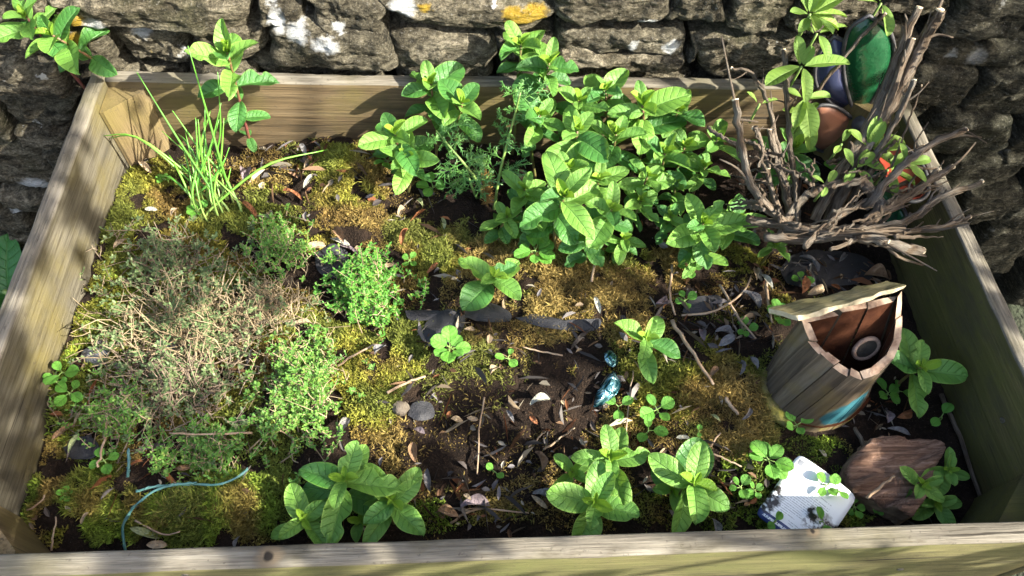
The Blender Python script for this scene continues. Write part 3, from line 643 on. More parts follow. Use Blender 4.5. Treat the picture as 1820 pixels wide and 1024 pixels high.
# ------------------------------------------------------------------ fennel
MAT['fennel'] = simple('fennel_frond', (.07, .20, .05), .5, (.13, .28, .06), 60)
def fennel(path, h0, fr, label, seed):
    r = random.Random(seed); P = np.array([ground(x, y, hh) for (x, y, hh) in path]); base = P[0].copy(); P = spline(P-base, 16)
    root = empty('fennel_plant', base); V, Fc, st = tube(P, np.linspace(.0024, .001, 16), 6); obj('stem', mesh('stem', V, Fc, MAT['green_stem'], st=st), root)
    for k in range(fr):
        i = int(4+11*k/fr); p0 = P[min(i, 15)]; az = k*2.4+r.random(); el = r.uniform(.1, .9)
        d = np.array([math.cos(az)*math.cos(el), math.sin(az)*math.cos(el), math.sin(el)]); L = r.uniform(.020, .040)
        parts = []
        def br(p, d, L, lvl):
            q = p+d*L+np.array([0, 0, -.1*L]); parts.append(tube(np.array([p, (p+q)/2+np.array([0, 0, .03*L]), q]), [.00055, .00042, .0003], 3, False))
            if lvl == 0: return
            for t in ((.3, .5, .7, .85, 1) if lvl == 2 else (.35, .6, .8, 1)):
                for s in (-1, 1):
                    e = np.array([r.gauss(0, 1), r.gauss(0, 1), r.gauss(0, .8)]); e /= np.linalg.norm(e)
                    dd = d*.75+e*.75; dd /= np.linalg.norm(dd); br(p+(q-p)*t, dd, L*r.uniform(.3, .5), lvl-1)
        br(p0, d, L, 2); V, Fc, st = join(parts); obj('frond', mesh('frond', V, Fc, MAT['fennel'], st=st, smooth=False), root)
    tag(root, label, 'fennel')
fennel([(878, 372, 0), (890, 300, .06), (912, 215, .12), (925, 165, .16)], 0, 15, 'feathery fennel plant with upright stem amid the mint clump', 1)
fennel([(868, 355, 0), (840, 310, .05), (800, 262, .08), (775, 232, .10)], 0, 14, 'feathery fennel stem leaning left out of the clump', 2)
fennel([(848, 352, 0), (838, 330, .03), (828, 300, .05)], 0, 9, 'low feathery fennel tuft at the foot of the clump', 3)
# dry brown tuft
b = ground(866, 338, .03); r = np.random.default_rng(4); parts = []
for k in range(260):
    t = r.uniform(-1, 1); d = r.normal(0, 1, 3); d /= np.linalg.norm(d); c0 = np.array([0, 0, t*.014])+np.array([0, .012*t, 0])
    parts.append(tube(np.array([c0, c0+d*.005+np.array([0, 0, .003]), c0+d*.010+np.array([0, 0, .006])]), [.0006, .0005, .0003], 3, False))
V, Fc, st = join(parts); MAT['brown_tuft'] = simple('brown_tuft', (.42, .25, .06), .8, (.30, .15, .04), 80)
tag(obj('seed_tuft', mesh('seed_tuft', V, Fc, MAT['brown_tuft'], st=st), None, b), 'fuzzy golden brown dried tuft below the fennel', 'dried tuft')

# ------------------------------------------------------------------ thyme
def thyme(px, py, rx, ry, h, nst, leafy, label, stemc, leafc, seed, br=.6, leafL=.0052, core=.55):
    r = np.random.default_rng(seed); base = ground(px, py); ex = m_of(rx, base); ey = m_of(ry, base)/.84
    root = empty('thyme_plant', base); SP = []; LV = []; LC = []
    k3 = np.arange(3)*2*math.pi/3; segs = 6
    VV = []; FF = []; off = 0
    for s in range(nst):
        a = r.uniform(0, 6.283); q = min(abs(r.normal(0, .55)), 1.35); tip = np.array([math.cos(a)*ex*q, math.sin(a)*ey*q, 0]); b0 = tip*core*r.uniform(.6, 1.9)+np.array([*r.normal(0, .014, 2), 0])
        gx_, gy_ = np.clip(base[0]+b0[0], -.52, .52), np.clip(base[1]+b0[1], .025, .6); b0[2] = sz(gx_, gy_)-base[2]-.004
        tip[:2] += r.normal(0, .01, 2); tip[2] = h*max(.12, 1-.5*q*q)*r.uniform(.3, 1.15)*(.75+.5*vn(np.array([tip[0]*40, tip[1]*40, seed]), 3))
        wx = np.clip(base[0]+tip[0], -.52, .52)-base[0]; tip[0] = wx
        mid = (b0+tip)/2+np.array([*r.normal(0, .008, 2), h*.12*r.random()])
        P = spline(np.array([b0, mid, tip]), segs); R = np.linspace(.00095, .0004, segs)*r.uniform(.7, 1.3)
        V, Fc, st = tube(P, R, 3, False); VV.append(V); FF.append(np.array(Fc)+off); off += len(V)
        twigs = [P]
        for b in range(r.poisson(br*3)):
            i = r.integers(1, segs-1); d = r.normal(0, 1, 3)*.6+np.array([0, 0, .9]); d /= np.linalg.norm(d); e = P[i]+d*r.uniform(.008, .024)
            Q = spline(np.array([P[i], (P[i]+e)/2+r.normal(0, .002, 3), e]), 4); V, Fc, st = tube(Q, [.0005, .00045, .0004, .0003], 3, False)
            VV.append(V); FF.append(np.array(Fc)+off); off += len(V); twigs.append(Q)
        for Q in twigs:
            if r.random() > leafy: continue
            n = len(Q); npair = r.integers(4, 8)
            for t in np.linspace(.45, 1, npair):
                x = t*(n-1); i = min(int(x), n-2); p = Q[i]+(Q[i+1]-Q[i])*(x-i); az = r.uniform(0, 6.28)
                for sgn in (0, math.pi):
                    LV.append((*p, az+sgn, r.uniform(.1, .9), leafL*r.uniform(.7, 1.25)*(1.15-.3*t)))
    so_ = obj('stems', mesh('stems', np.vstack(VV), np.vstack(FF), stemc), root); so_['kind'] = 'stuff'
    if LV:
        A = np.array(LV); n = len(A); ca, sa = np.cos(A[:, 3]), np.sin(A[:, 3]); ce, se = np.cos(A[:, 4]), np.sin(A[:, 4])
        X = np.stack([ca*ce, sa*ce, se], -1); Yv = np.stack([-sa, ca, 0*ca], -1); Z = np.cross(X, Yv); L = A[:, 5:6]; p = A[:, :3]
        t_ = np.array([[0, 0, 0], [.35, .24, .05], [.75, .2, .08], [1, 0, .02], [.75, -.2, .08], [.35, -.24, .05]])
        V = np.stack([p+L*(q[0]*X+q[1]*Yv-q[2]*Z) for q in t_], 1).reshape(-1, 3)
        Fl = (np.arange(n)*6)[:, None]; F4 = np.vstack([Fl+np.array([[0, 1, 2, 5]]), Fl+np.array([[5, 2, 3, 4]])])
        F4 = np.vstack([Fl+np.array([[0, 1, 4, 5]])*1, Fl+np.array([[1, 2, 3, 4]])*1])
        c1, c2, c3 = [np.array(c) for c in leafc]; w = r.random((n, 1)); cc = c1*(1-w)+c2*w; w2 = (r.random((n, 1)) < .12)*.8; cc = cc*(1-w2)+c3*w2
        lo = obj('leaves', mesh('leaves', V, F4, MAT['tiny_leaf'], col=np.repeat(cc, 6, 0), smooth=False), root); lo['kind'] = 'stuff'
    return tag(root, label, 'thyme')
TG = ((.15, .30, .045), (.10, .24, .045), (.25, .37, .07)); TGY = ((.16, .22, .085), (.10, .16, .06), (.27, .32, .14))
TB = ((.12, .31, .04), (.08, .24, .035), (.24, .40, .06))
ts = MAT['thyme_stem']; ts2 = simple('thyme_stem_grey', (.17, .12, .085), .9, (.30, .23, .16), 22)
thyme(345, 600, 200, 130, .066, 420, .24, 'old woody thyme with bare brown twigs and greyish leaves, largest in the bed', ts, TGY, 1)
thyme(330, 690, 180, 100, .062, 350, .24, 'bare twiggy thyme in front of the largest grey one', ts2, TGY, 2)
thyme(300, 475, 130, 80, .05, 150, .5, 'grey-green thyme at the left board below the chives', ts2, TGY, 3)
thyme(540, 700, 80, 95, .06, 240, .85, 'leafy fresh green thyme at the right edge of the woody thyme', ts, TG, 4, leafL=.0048)
thyme(370, 800, 90, 48, .045, 90, .8, 'green trailing thyme sprigs above the green twine', ts, TG, 5, leafL=.0048)
thyme(652, 530, 72, 75, .06, 170, .95, 'bright green bushy thyme clump left of the black membrane', ts, TB, 6, leafL=.0054)
thyme(505, 455, 46, 62, .07, 60, .95, 'upright green thyme tuft beside the bark chips', ts, TG, 7, leafL=.005)
thyme(220, 740, 90, 60, .045, 90, .6, 'low thyme sprigs trailing beside the left board', ts2, TG, 8, leafL=.0046)
thyme(470, 560, 90, 60, .05, 190, .12, 'dead leafless thyme twigs between the green tufts', ts, TGY, 9)

# ------------------------------------------------------------------ sage shrub
m = N('sage_bark'); a = m.attr('st'); v = a.outputs['Vector']
s1 = m.noise(m.n('Mapping', {'Vector': v, 'Scale': (9, 22, 1)}).outputs[0], 1, 6, .7, .6); s2 = m.noise(m.coord('Object'), 45, 5); s3 = m.noise(m.n('Mapping', {'Vector': v, 'Scale': (30, 60, 1)}).outputs[0], 1, 5, .7)
c = m.ramp(s1, [(.32, (.03, .02, .013)), (.45, (.13, .092, .06)), (.57, (.27, .205, .145)), (.74, (.46, .39, .30))])
gry = m.math('MULTIPLY', m.ramp(s2, [(.42, 0.0), (.6, 1.0)]), m.math('ADD', .25, m.math('MULTIPLY', m.n('ObjectInfo').outputs['Random'], .7)))
c = m.mix(gry, c, m.ramp(s3, [(.32, (.075, .062, .048)), (.52, (.26, .23, .185)), (.7, (.48, .44, .38))]))
MAT['bark'] = m.set(Base_Color=c, Roughness=.9, Normal=m.bump(m.math('ADD', s1, m.math('MULTIPLY', s3, .8)), .007, 1), Specular_IOR_Level=.15)
MAT['cut'] = simple('cut_wood', (.72, .60, .42), .8, (.60, .46, .28), 200)
sage = empty('sage_shrub', ground(1450, 380)); SB = np.array(sage.location); tag(sage, 'woody sage shrub cut back to bare gnarled branches with few fresh leaves', 'sage shrub')
def branch(path, r0, r1, cut=True, seed=0, k=9, jit=.0007, name='branch'):
    """path: (px, py, world y)"""
    P = np.array([aty(x, y, yy) for (x, y, yy) in path]); n = max(12, 6*len(P)); P = spline(P, n); P = P+.0035*fbm(P*14+len(path), 2, 3)[:, None]*np.array([1, .3, .8])
    r = np.random.default_rng(seed+int(path[0][0])+int(path[-1][1])); J = r.normal(0, jit, (n, 3)); J[0] = 0; J[-1] = 0; P = P+J
    d0 = m_of(1, P[0]); R = np.linspace(r0, r1, n)*d0*(1+.06*np.sin(np.arange(n)*1.3+r.uniform(0, 6)))
    V, Fc, st = tube(P-SB, R*.9, k+2, True, .24, seed+3); o = obj(name, mesh(name, V, Fc, MAT['bark'], st=st), sage)
    if cut:
        d = (P[-1]-P[-2]); d /= np.linalg.norm(d); V, Fc, st = tube(np.array([P[-1]-SB-d*.001, P[-1]-SB+d*.0012]), R[-1]*.85, 9)
        obj('cut_face', mesh('cut_face', V, Fc, MAT['cut'], st=st, smooth=False), o)
    if r0 > 5:                                              # shreds of loose bark
        for s in range(4):
            i = int(n*r.uniform(.35, .92)); i = min(i, n-2); d = (P[i+1]-P[i]); d /= np.linalg.norm(d); e = r.normal(0, 1, 3); e /= np.linalg.norm(e); L = r.uniform(.02, .06)
            A1 = P[i]+(d*.7+e*.6)*L*.5; A2 = A1+(d*.8+e*.35+r.normal(0, .25, 3))*L*.6
            V, Fc, st = tube(spline(np.array([P[i], A1, A2]), 7)-SB, np.linspace(R[i]*.38, R[i]*.16, 7), 6, True, .2, seed+s); obj('side_twig', mesh('side_twig', V, Fc, MAT['bark'], st=st), o)
        for s in range(6):
            i = r.integers(2, n-4); e = r.normal(0, 1, 3); e /= np.linalg.norm(e); off = e*R[i]*1.05
            V, Fc, st = tube(spline(np.array([P[i]+off, P[i+1]+off*1.25, P[i+3]+off*1.5+r.normal(0, .003, 3)]), 5)-SB, [.0009, .0011, .001, .0008, .0004], 4)
            obj('bark_shred', mesh('bark_shred', V, Fc, MAT['bark'], st=st), o)
    return o
branch([(1470, 400, .40), (1500, 330, .43), (1552, 235, .48), (1602, 150, .52), (1642, 70, .55), (1672, 16, .56)], 12, 8.5)
branch([(1450, 390, .40), (1490, 310, .44), (1540, 230, .48), (1590, 120, .53), (1636, 12, .56)], 11, 7, seed=1)
branch([(1500, 380, .41), (1545, 300, .44), (1590, 220, .47), (1626, 142, .50)], 7, 4.5, seed=2)
branch([(1480, 390, .42), (1520, 300, .45), (1570, 200, .49), (1622, 70, .54)], 9, 5, seed=3)
branch([(1420, 420, .36), (1345, 340, .39), (1322, 270, .42), (1306, 178, .46)], 9, 7, seed=4)
branch([(1400, 410, .38), (1370, 330, .42), (1350, 240, .47), (1342, 225, .48)], 6, 4, seed=5)
branch([(1410, 400, .40), (1390, 300, .45), (1372, 200, .51), (1345, 130, .56), (1305, 118, .57)], 6, 3, seed=6)
branch([(1420, 400, .42), (1410, 300, .47), (1400, 180, .53), (1392, 90, .58)], 7, 4.5, seed=7)
branch([(1400, 230, .52), (1470, 140, .55), (1530, 65, .57), (1570, 26, .58)], 4, 3.5, seed=9)
branch([(1405, 400, .40), (1378, 280, .46), (1368, 230, .48)], 7, 5, seed=10)
branch([(1540, 370, .38), (1600, 300, .41), (1650, 262, .43), (1712, 233, .44)], 9, 5.5, seed=12)
branch([(1540, 390, .36), (1600, 360, .38), (1640, 330, .40), (1690, 298, .42)], 8, 6, seed=13)
branch([(1520, 410, .34), (1610, 392, .35), (1670, 350, .38), (1742, 324, .39)], 9, 5, seed=14)
branch([(1520, 415, .33), (1600, 412, .33), (1680, 402, .34), (1726, 384, .35)], 8, 4.5, seed=15)
branch([(1400, 405, .36), (1460, 412, .34), (1540, 420, .32), (1600, 435, .31), (1642, 444, .31)], 10, 8, seed=16)
branch([(1330, 385, .38), (1400, 400, .37), (1480, 408, .36), (1570, 400, .36)], 8, 7, seed=17)
branch([(1360, 420, .34), (1440, 425, .33), (1520, 415, .33), (1580, 430, .31)], 8, 6, seed=18)
branch([(1475, 445, .30), (1510, 432, .31), (1532, 412, .33)], 4, 4, seed=19)
branch([(1530, 325, .41), (1552, 350, .39), (1556, 380, .37), (1530, 408, .35), (1500, 415, .34)], 10, 9, cut=False, seed=20, k=10)
branch([(1580, 300, .42), (1612, 225, .47), (1645, 148, .51)], 2, 1.4, seed=21)
branch([(1255, 228, .48), (1285, 250, .46), (1310, 262, .45)], 3.5, 3, seed=22)
branch([(1320, 250, .46), (1345, 262, .45), (1362, 300, .43)], 3.5, 5, seed=23)
branch([(1390, 420, .36), (1420, 360, .40), (1470, 330, .42), (1530, 320, .42), (1560, 290, .44)], 8, 5, seed=24)
branch([(1560, 400, .36), (1620, 340, .40), (1668, 300, .41)], 4, 3, seed=25)
branch([(1430, 440, .31), (1470, 400, .35), (1520, 370, .38), (1560, 345, .40), (1625, 320, .42)], 7, 4, seed=26)
r = random.Random(9)
for k in range(60):                                         # tangle of short twigs round the stump
    x = r.uniform(1330, 1610); y = r.uniform(280, 430); yy = .30+(440-y)/440*.40+r.uniform(-.02, .02); a = r.uniform(-.5, 1.1) if x > 1450 else r.uniform(1.4, 3.4); L = r.uniform(30, 100)
    branch([(x, y, yy), (x+L*.5*math.cos(a)+r.uniform(-8, 8), y-L*.5*math.sin(a)*.8, yy+.02), (x+L*math.cos(a), y-L*math.sin(a)*.8, yy+.04)], r.uniform(1.5, 4.5), r.uniform(.8, 2.2), seed=30+k, k=6, jit=.001, name='twig', cut=(k % 3 == 0))
def sage_leaves(px, py, yy, specs):
    p = aty(px, py, yy)-SB
    for (az, el, Lpx) in specs:
        leafobj(SAGE[int(Lpx+az*10) % 4], sage, p+np.array([math.cos(az), math.sin(az), 0])*.004, az, rad(el), m_of(Lpx, p+SB), random.uniform(-.3, .3), None, 1.0)
    V, Fc, st = tube(spline(np.array([p-np.array([0, -.004, .035]), p]), 4), .0016, 5); obj('shoot', mesh('shoot', V, Fc, MAT['green_stem'], st=st), sage)
sage_leaves(1440, 25, .585, [(.3, 30, 60), (.0, 5, 62), (2.4, 40, 45), (1.4, 70, 40), (3.3, 20, 38), (-1.6, 10, 45), (.9, 50, 50), (-.3, -10, 55)])
sage_leaves(1452, 60, .57, [(.2, 20, 48), (-1.2, -20, 50), (3.0, 30, 34), (1.8, 50, 36)])
sage_leaves(1425, 118, .55, [(.0, 15, 78), (3.5, -12, 68), (2.0, 55, 50), (-1.4, -30, 60), (.9, 60, 34)])
sage_leaves(1430, 175, .53, [(-1.5, -25, 66), (.1, 5, 44), (2.7, 10, 34), (-2.0, -20, 52), (1.3, 60, 36)])
sage_leaves(1432, 205, .52, [(-1.4, -30, 58), (2.6, -5, 36), (.7, 20, 30)])
sage_leaves(1440, 30, .58, [(-2.2, 0, 40), (-.9, 0, 46)])
sage_leaves(1545, 262, .46, [(.1, 10, 62), (1.4, 60, 52), (2.6, 30, 44), (-.6, -10, 56), (1.0, 70, 46), (-2.2, -15, 34)])
sage_leaves(1578, 302, .43, [(.1, 0, 56), (-.5, -10, 50), (3.0, 20, 44), (-1.4, -20, 44), (.6, 35, 40)])
sage_leaves(1496, 256, .46, [(1.0, 20, 30), (4.0, 10, 26)])
sage_leaves(1566, 6, .60, [(-1.35, -30, 55), (1.6, 30, 40), (3.0, 10, 36)])
sage_leaves(1520, 300, .43, [(.6, 30, 40), (2.2, 40, 36), (4.0, 0, 34), (5.2, 0, 40)])
sage_leaves(1610, 292, .42, [(.2, 10, 44), (1.8, 40, 34), (-.9, -5, 40)])
sage_leaves(1350, 185, .52, [(2.4, 30, 26), (.2, 20, 28)])
sage_leaves(1470, 328, .40, [(.9, 30, 26), (2.6, 20, 24), (4.2, 0, 24)])

# ------------------------------------------------------------------ stained glass flower ornament
m = N('petal_glass_green'); MAT['g_green'] = m.set(Base_Color=m.mix(m.noise(m.coord('Object'), 40, 3), (.006, .050, .018), (.014, .08, .03)), Roughness=.22, Specular_IOR_Level=.5, Normal=m.bump(m.noise(m.coord('Object'), 120, 2), .001))
MAT['g_blue'] = simple('petal_glass_blue', (.04, .048, .10), .25, (.06, .07, .13), 30)
MAT['g_copper'] = simple('petal_glass_amber', (.28, .12, .07), .3, (.38, .18, .11), 30)
MAT['g_red'] = simple('petal_glass_red', (.26, .04, .022), .3, (.36, .07, .04), 30)
MAT['lead'] = simple('ornament_lead', (.035, .034, .036), .5, (.07, .068, .07), 80, .001)
orn = empty('flower_ornament', aty(1530, 235, .585)); OB = np.array(orn.location)
tag(orn, 'coloured glass flower ornament with green, blue, amber and red petals behind the sage', 'ornament')
def petal(outl, mat, yy, tilt, yslope=0):
    P = np.array([aty(x, y, yy-yslope*(y-outl[0][1])) for x, y in outl])
    P = np.array([p if p[0] < .516 else on(x, y, 0, .516) for p, (x, y) in zip(P, outl)]) if yslope else P; c0 = P.mean(0)
    P = np.vstack([spline(np.vstack([P, P[:1]]), 41)[:-1]]); P[:, 1] += tilt*(P[:, 2]-c0[2]); n = len(P)
    inn = c0+(P-c0)*.97; c0[1] -= .004
    V = np.vstack([inn, inn+(c0-inn)*.5-np.array([0, .003, 0]), [c0-np.array([0, .004, 0])], inn+np.array([0, .004, 0])])-OB
    Fc = [(i, (i+1) % n, n+(i+1) % n, n+i) for i in range(n)]+[(n+i, n+(i+1) % n, 2*n) for i in range(n)]+[(i, 2*n+1+i, 2*n+1+(i+1) % n, (i+1) % n) for i in range(n)]+[tuple(2*n+1+i for i in range(n))]
    o = obj('petal', mesh('petal', V, Fc, mat), orn)
    loop = np.vstack([P, P[:2]])-OB; V, Fc, st = tube(loop, .0026, 7, False); obj('frame', mesh('frame', V, Fc, MAT['lead'], st=st), o)
petal([(1540, 20), (1575, 45), (1588, 85), (1580, 130), (1555, 180), (1532, 215), (1515, 190), (1502, 140), (1498, 90), (1508, 45)], MAT['g_green'], .592, -.1)
petal([(1480, 58), (1506, 75), (1502, 110), (1512, 165), (1526, 212), (1495, 200), (1462, 170), (1448, 135), (1455, 90)], MAT['g_blue'], .600, -.1)
petal([(1524, 222), (1505, 200), (1480, 184), (1452, 185), (1440, 210), (1440, 245), (1455, 270), (1480, 272), (1505, 255)], MAT['g_copper'], .596, -.1)
RS = .00125
petal([(1540, 226), (1575, 240), (1610, 262), (1642, 300), (1650, 340), (1628, 358), (1592, 346), (1565, 300)], MAT['g_red'], .578, 0, RS)
petal([(1534, 228), (1556, 280), (1600, 360), (1612, 392), (1594, 412), (1566, 392), (1530, 300)], MAT['g_green'], .582, 0, .0008)
V, Fc, st = tube(spline(np.array([aty(1531, 222, .583)-OB, aty(1531, 222, .576)-OB]), 3), .013, 14); obj('hub', mesh('hub', V, Fc, MAT['lead'], st=st), orn)
V, Fc, st = tube(spline(np.array([aty(1531, 226, .592)-OB, aty(1525, 226, .592)-OB-np.array([0, 0, .14])]), 6), .004, 8); obj('stake', mesh('stake', V, Fc, MAT['lead'], st=st), orn)

# ------------------------------------------------------------------ bird box
bz = -.128
ring_px = [(1354, 672), (1352, 700), (1366, 732), (1392, 752), (1424, 764), (1458, 768), (1490, 760), (1518, 742), (1540, 715)]
rim_px = [(1424, 566), (1438, 602), (1455, 630), (1480, 652), (1508, 668), (1534, 673), (1562, 664), (1590, 636), (1602, 600), (1604, 560), (1600, 520)]
base_pts = spline(np.array([atz(x, y, bz+.006) for x, y in ring_px]), len(rim_px))
zr = np.interp([p[1] for p in rim_px], [520, 673], [.035, -.022])
rim_pts = np.array([atz(x, y, z) for (x, y), z in zip(rim_px, zr)])
SJ = np.random.default_rng(8)
bb = empty('bird_box', base_pts.mean(0)); B0 = np.array(bb.location)
tag(bb, 'old round bird box of wooden staves tipped open, with mossy roof and blue paint patch', 'bird box')
m = N('bird_box_stave'); co = m.geo(); so_ = m.attr('st').outputs['Vector']
g1 = m.noise(m.n('Mapping', {'Vector': so_, 'Scale': (45, 5, 1)}).outputs[0], 1, 6, .65, .5); g2 = m.noise(co, 20, 4)
c = m.ramp(g1, [(.3, (.045, .035, .024)), (.5, (.115, .09, .063)), (.72, (.20, .165, .12))])
c = m.mix(m.ramp(g2, [(.5, 0.0), (.68, .6)]), c, (.16, .12, .045))
pp = [(atz(1480, 740, -.096), .015), (atz(1494, 734, -.091), .021), (atz(1512, 725, -.086), .021), (atz(1530, 716, -.082), .020), (atz(1545, 708, -.08), .016)]
c = m.mix(m.math('MULTIPLY', m.spots(pp, .12, .003, 60), m.ramp(g1, [(.3, .72), (.5, 1.0)])), c, (.025, .12, .155))
lowz = m.n('SeparateXYZ', {0: so_}).outputs[1]
c = m.mix(m.math('MULTIPLY', m.n('MapRange', {'Value': lowz, 'From Min': .0, 'From Max': .016, 'To Min': 1.0, 'To Max': 0.0}).outputs[0], m.ramp(m.noise(co, 70, 3), [(.42, 0.0), (.58, 1.0)])), c, (.22, .20, .03))
c = m.mix(1.0, c, m.ramp(m.n('ObjectInfo').outputs['Random'], [(0.0, (.72, .70, .68)), (1.0, (1.15, 1.12, 1.05))]), 'MULTIPLY')
MAT['stave'] = m.set(Base_Color=c, Roughness=.88, Normal=m.bump(g1, .002, .8), Specular_IOR_Level=.2)
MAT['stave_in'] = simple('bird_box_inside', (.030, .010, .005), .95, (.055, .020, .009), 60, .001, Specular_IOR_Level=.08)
MAT['rim'] = simple('bird_box_rim', (.17, .10, .065), .9, (.42, .31, .22), 55, .0016, 260)
MAT['roof'] = wood_mat('bird_box_roof', (.111, .091, .055), (.215, .182, .111), (.305, .267, .182), (.143, .130, .033), .4, .6)
cb_, cr_ = base_pts.mean(0), rim_pts.mean(0)
nst = len(rim_px)
def stave(b0, b1, r0, r1, cb_, cr_, name='stave', th=.009, gap=.0004):
    def inn(p, c, t):
        d = c-p; d[2] *= .2; return p+d/np.linalg.norm(d)*t
    b0, b1 = b0+(b1-b0)*.02, b1+(b0-b1)*.02; r0, r1 = r0+(r1-r0)*.02, r1+(r0-r1)*.02; up_ = (cr_-cb_)/np.linalg.norm(cr_-cb_); ou_ = (r0+r1)/2-cr_; ou_ = ou_/np.linalg.norm(ou_)*SJ.normal(0, .0011); r0 = r0+up_*SJ.normal(0, .0018)+ou_; r1 = r1+up_*SJ.normal(0, .0018)+ou_; b0 = b0+ou_; b1 = b1+ou_
    rows = 5; V = []; st = []; Ln = np.linalg.norm(r0-b0)
    for i in range(rows+1):
        t = i/rows; o0 = b0+(r0-b0)*t; o1 = b1+(r1-b1)*t; c_ = cb_+(cr_-cb_)*t
        bulge = (o0+o1)/2; bulge = bulge+(bulge-c_)/np.linalg.norm(bulge-c_)*(.0006+.002*math.sin(math.pi*t)); o0 = o0+(o0-c_)/np.linalg.norm(o0-c_)*.002*math.sin(math.pi*t); o1 = o1+(o1-c_)/np.linalg.norm(o1-c_)*.002*math.sin(math.pi*t)
        i0, i1 = inn(o0, c_, th), inn(o1, c_, th)
        V += [o0, bulge, o1, i1, i0]; s0 = random.random()*0+hash(name) % 1
        u0 = b0[0]*3+b0[1]*7; st += [(u0, t*Ln), (u0+.016, t*Ln), (u0+.032, t*Ln), (u0+.5, t*Ln), (u0+.53, t*Ln)]
    V = np.array(V)-B0; Fc = []; mi = []
    for i in range(rows):
        a, b = i*5, i*5+5
        for j in range(5):
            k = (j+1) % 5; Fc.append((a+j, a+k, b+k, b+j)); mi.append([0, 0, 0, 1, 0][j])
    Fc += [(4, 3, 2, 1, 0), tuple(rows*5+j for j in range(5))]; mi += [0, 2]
    return obj(name, mesh(name, V, Fc, [MAT['stave'], MAT['stave_in'], MAT['rim']], st=st, mi=mi, smooth=False), bb)
for i in range(nst-1): stave(base_pts[i], base_pts[i+1], rim_pts[i], rim_pts[i+1], cb_, cr_)
# straight back boards under the roof
nb = 3; bl, br_, rl, rrr = base_pts[0], base_pts[-1], rim_pts[0], rim_pts[-1]
for i in range(nb):
    t0, t1 = i/nb, (i+1)/nb
    stave(br_+(bl-br_)*t0, br_+(bl-br_)*t1, rrr+(rl-rrr)*t0, rrr+(rl-rrr)*t1, cb_, cr_, 'back_stave')
# floor of the box and entrance hole ring on the inside
V = np.vstack([base_pts, [cb_]])+np.array([0, 0, .012])-B0; n = nst
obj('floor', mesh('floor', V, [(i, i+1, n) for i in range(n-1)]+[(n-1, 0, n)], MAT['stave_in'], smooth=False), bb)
hc = (rrr*.74+rl*.26)*.60+(br_*.74+bl*.26)*.40
bn = np.cross(rl-rrr, br_-rrr); bn /= np.linalg.norm(bn); bn = bn if bn@(cr_-rrr) > 0 else -bn
hc = hc+bn*.0135
e1 = (rl-rrr)/np.linalg.norm(rl-rrr); e2 = np.cross(bn, e1); th = np.linspace(0, 2*math.pi, 25)
V, Fc, st = tube(np.array([hc+.0145*(math.cos(t)*e1+math.sin(t)*e2) for t in th])-B0, .0026, 7, False, .2)
obj('entrance_ring', mesh('entrance_ring', V, Fc, simple('ring_wood', (.20, .12, .08), .85, (.32, .22, .16), 200), st=st), bb)
V, Fc, st = tube(np.array([hc-bn*.0015, hc+bn*.001])-B0, .0125, 18); obj('entrance_hole', mesh('entrance_hole', V, Fc, simple('hole_plug', (.025, .018, .012), .9, (.05, .04, .028), 90, .002), st=st, smooth=False), bb)
# roof plank
rz = .046
fr_ = [atz(1420, 567, rz-.010), atz(1608, 511, rz+.002)]; bk = [atz(1367, 552, rz-.022), atz(1572, 503, rz-.008)]
xe = fr_[1]-fr_[0]; ye = (bk[0]-fr_[0])*.5+(bk[1]-fr_[1])*.5; zn = np.cross(xe, ye); zn /= np.linalg.norm(zn); zn = zn if zn[2] > 0 else -zn
ro = obj('roof', None, bb) if False else None
L_ = np.linalg.norm(xe); ex_ = xe/L_; ey_ = np.cross(zn, ex_)
nU, nV = 26, 9; V = []; 
for s_ in (0, 1):
    for i in range(nU+1):
        for j in range(nV+1):
            u, v = i/nU, j/nV; p = (fr_[0]*(1-u)+fr_[1]*u)*(1-v)+(bk[0]*(1-u)+bk[1]*u)*v
            jag = .0022*vn(np.array([u*16, v*4, 3.]), 3)+.004*vn(np.array([u*5, 0, 7.]), 4)*(v < .05)*0
            V.append(p-B0+zn*(.003+jag*.5 if s_ == 0 else -.003+jag*.3)+ey_*(.0025*vn(np.array([u*9, 1, s_*1.0]), 6) if j in (0, nV) else 0))
K = (nU+1)*(nV+1); ix = lambda s_, i, j: s_*K+i*(nV+1)+j
Fc = []; mi = []
for i in range(nU):
    for j in range(nV):
        Fc += [(ix(0, i, j), ix(0, i+1, j), ix(0, i+1, j+1), ix(0, i, j+1)), (ix(1, i, j), ix(1, i, j+1), ix(1, i+1, j+1), ix(1, i+1, j))]; mi += [0, 0]
for i in range(nU):
    Fc += [(ix(0, i, 0), ix(1, i, 0), ix(1, i+1, 0), ix(0, i+1, 0)), (ix(0, i+1, nV), ix(1, i+1, nV), ix(1, i, nV), ix(0, i, nV))]; mi += [1, 1]
for j in range(nV):
    Fc += [(ix(0, 0, j+1), ix(1, 0, j+1), ix(1, 0, j), ix(0, 0, j)), (ix(0, nU, j), ix(1, nU, j), ix(1, nU, j+1), ix(0, nU, j+1))]; mi += [1, 1]
Mx = Matrix(((ex_[0], ey_[0], zn[0]), (ex_[1], ey_[1], zn[1]), (ex_[2], ey_[2], zn[2])))
V = (np.array(V))@np.array(Mx)
ro = obj('roof', mesh('roof', V, Fc, [MAT['roof'], simple('roof_edge', (.46, .40, .27), .85, (.30, .25, .15), 120, .001)], mi=mi, smooth=False), bb); ro.matrix_basis = Mx.to_4x4()
